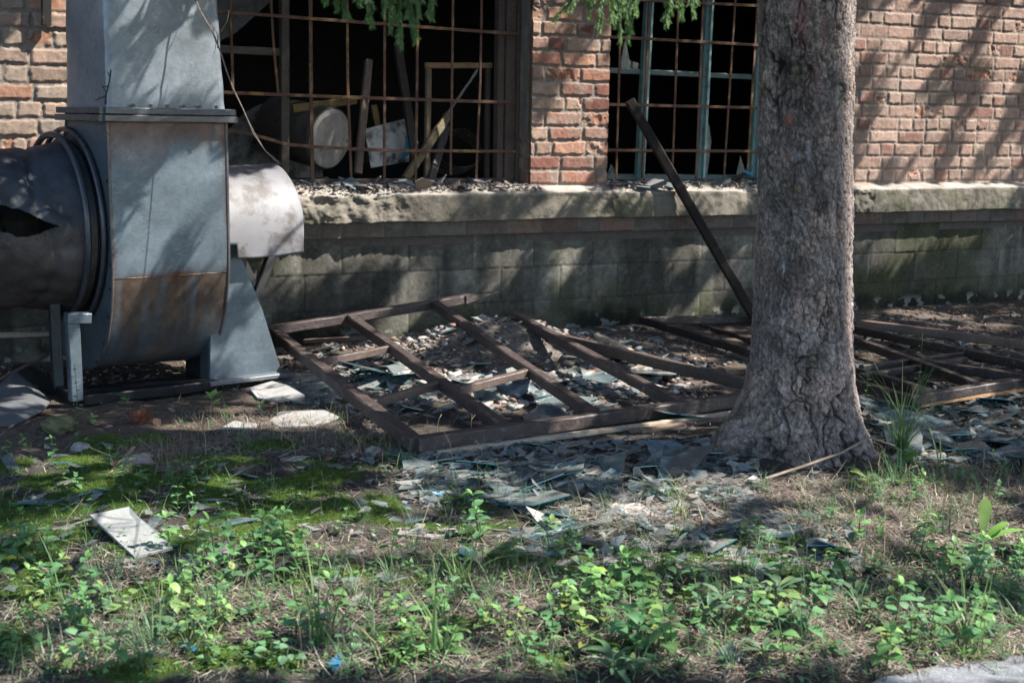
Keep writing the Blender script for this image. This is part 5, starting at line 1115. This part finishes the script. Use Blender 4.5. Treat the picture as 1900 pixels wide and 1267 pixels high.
for pt, r_ in (((700, 625), .08), ((760, 640), .10), ((850, 645), .12), ((900, 675), .10), ((820, 612), .06), ((880, 700), .08), ((640, 650), .06), ((1010, 700), .09), ((975, 650), .06), ((1075, 690), .10), ((1130, 705), .09), ((1210, 715), .10), ((1275, 710), .07), ((1180, 680), .05), ((700, 690), .06), ((640, 715), .07), ((800, 795), .06), ((1000, 740), .06), ((1120, 745), .05), ((760, 740), .04),
               ((510, 733), .09), ((350, 795), .07), ((500, 800), .09), ((430, 760), .06), ((680, 800), .05), ((560, 780), .10), ((620, 785), .06), ((450, 795), .07), ((400, 790), .05), ((1160, 950), .11), ((1220, 955), .09), ((1110, 955), .07), ((1340, 905), .09), ((1400, 915), .07), ((1020, 975), .07), ((1050, 985), .05), ((255, 1010), .05), ((200, 1000), .03), ((150, 1000), .06), ((270, 1090), .08), ((330, 1120), .07), ((390, 1100), .09), ((470, 1045), .09), ((540, 1010), .07), ((600, 1010), .05), ((650, 1090), .10), ((720, 1070), .08), ((790, 1075), .07), ((100, 1080), .05), ((420, 1140), .04),
               ((440, 850), .05), ((300, 820), .05), ((130, 860), .05), ((900, 850), .05), ((1000, 845), .06), ((1230, 848), .06), ((1270, 845), .05), ((700, 850), .05), ((560, 855), .03), ((1890, 1000), .08), ((1700, 925), .08), ((1765, 940), .09), ((1660, 950), .05), ((1720, 1190), .08), ((1850, 1215), .09), ((1640, 1165), .06), ((1560, 975), .05), ((900, 975), .05), ((840, 1000), .04), ((960, 1090), .06),
               ((1680, 580), .10), ((1750, 588), .09), ((1840, 602), .06), ((1290, 592), .09), ((1240, 600), .05), ((1450, 595), .05), ((1290, 660), .04), ((1900, 640), .05), ((270, 680), .10), ((320, 676), .10), ((210, 690), .05), ((1480, 895), .05), ((1620, 895), .05), ((1830, 910), .05), ((990, 1100), .05), ((1180, 1075), .04), ((900, 1230), .05), ((1600, 1100), .03)):
    hole([pt], r_)
hole([(800, 785), (790, 795)], .03, None, .06); hole([(1100, 745), (1180, 752)], .03, None, .06)
for zz_ in np.arange(.9, 2.3, .12): HOLES.append((tc0[0]+.215*vr[0]-.03, tc0[1]+.215*vr[1]-.03, zz_, .03))
for zz_ in (.85, .95): HOLES.append((tc0[0]+.14*vr[0]-.15*vdir[0], tc0[1]+.14*vr[1]-.15*vdir[1], zz_, .05))
H = np.array(HOLES)
# plane perpendicular to the sun
a1 = np.cross(SUN, (0, 0, 1.)); a1 /= np.linalg.norm(a1); a2 = np.cross(SUN, a1)
Hu = H[:, :3] @ a1; Hv = H[:, :3] @ a2
NC = 84000
T0 = np.stack([rg.uniform(-2.5, 10.5, NC), rg.uniform(-6.6, .2, NC), np.zeros(NC)], -1); wl = rg.uniform(0, 1, NC) < .22; T0[wl, 1] = 0; T0[wl, 2] = rg.uniform(0, 4.2, wl.sum())
tt = rg.uniform(3.0, 6.5, NC)
def seen(P):
    v_ = P-CAM; z_ = v_ @ fw; z1 = np.maximum(z_, .1); return (z_ > 0) & (633.5-FPX*(v_ @ up)/z1 > -200) & (np.abs(FPX*(v_ @ rt)/z1) < 1500)
for _ in range(4):
    bad = seen(T0 + SUN[None]*tt[:, None]); tt[bad] += rg.uniform(.8, 2.2, bad.sum())
Pc = T0 + SUN[None]*tt[:, None]
L = rg.uniform(.08, .17, NC); Wc = L*.36
cu = Pc @ a1; cv = Pc @ a2; keep = ~seen(Pc)
for hu, hv, hr in zip(Hu, Hv, H[:, 3]):
    keep &= ((cu-hu)**2+(cv-hv)**2 > (hr+.055)**2)
nat = fbm(cu*2.6, cv*2.6, 3, 71); nat2 = fbm(cu*9, cv*9, 2, 75); grd = (T0[:, 2] == 0) & (T0[:, 1] < -.4); vt = T0-CAM; zt = np.maximum(vt @ fw, .1); ptx = 950+FPX*(vt @ rt)/zt; pty = 633.5-FPX*(vt @ up)/zt
calm = grd & (ptx < 760) & (pty > 805) & (pty < 975); keep &= ~((nat > np.where(calm, .72, np.where(grd, .57, np.where(T0[:, 2] < .9, .82, .64)))) & (nat2 > np.where(grd, .53, .58)))
Pc = Pc[keep]; L = L[keep]; Wc = Wc[keep]
trunks = [(3.335, -3.375), (7.6, -6.2), (10.8, -4.6), (6.0, -9.3), (9.2, -8.6), (13.5, -7.0)]
tx = np.array(trunks); di = np.hypot(Pc[:, None, 0]-tx[None, :, 0], Pc[:, None, 1]-tx[None, :, 1]); di[:, 0] += 1.2; own = di.argmin(1)
for i, (x, y) in enumerate(trunks):
    s_ = own == i
    if i == 0: root = tree
    else:
        root = empty('spruce_tree', (x, y, 0), 'tall dense spruce added outside the picture to shade the yard, number of the row told by its distance', 'tree', 'shade spruces beside the yard')
        root['label'] = 'tall dense spruce added outside the picture to shade the yard'
        mb = MB(); mb.tube([(x, y, -.1), (x, y, 4), (x, y, 11)], [.2, .16, .05], 14, (.15, .12, .115)); mb.build('trunk', M['bark'], root, True)
    if s_.sum() < 3: continue
    p = Pc[s_]; n = len(p); out = np.arctan2(p[:, 1]-y, p[:, 0]-x)+rg.normal(0, .5, n); p = p-np.stack([np.cos(out), np.sin(out), 0*out], -1)*L[s_][:, None]*.5
    # three fingers per spray
    az3 = np.concatenate([out, out+.7, out-.7]); pp = np.vstack([p]*3); ll = np.concatenate([L[s_], L[s_]*.7, L[s_]*.7]); ww = np.concatenate([Wc[s_]*.55]*3)
    V, F, C = blades(pp, az3, ll, ww, rg.uniform(1.4, 1.9, n*3), rg.uniform(0, .5, n*3), 2, .25, (.05, .11, .045), .3, None, rg.uniform(-.5, .5, n*3))
    mk('shade_crown', sub(root, V), F, M['needle'], root, C)
    wood = MB()
    for k in rg.choice(n, min(n, 16), replace=False):
        q = p[k]; st = np.array([x, y, min(q[2]+.5, 10)]); 
        if np.hypot(*(q[:2]-st[:2])) > 4.5: continue
        vq = q-CAM
        wood.tube([st, lerp(st, q, .6)+np.array([0, 0, .1]), q], [.022, .010, .003], 5, (.14, .11, .10))
    if wood.v: wood.build('limb', M['bark'], root)
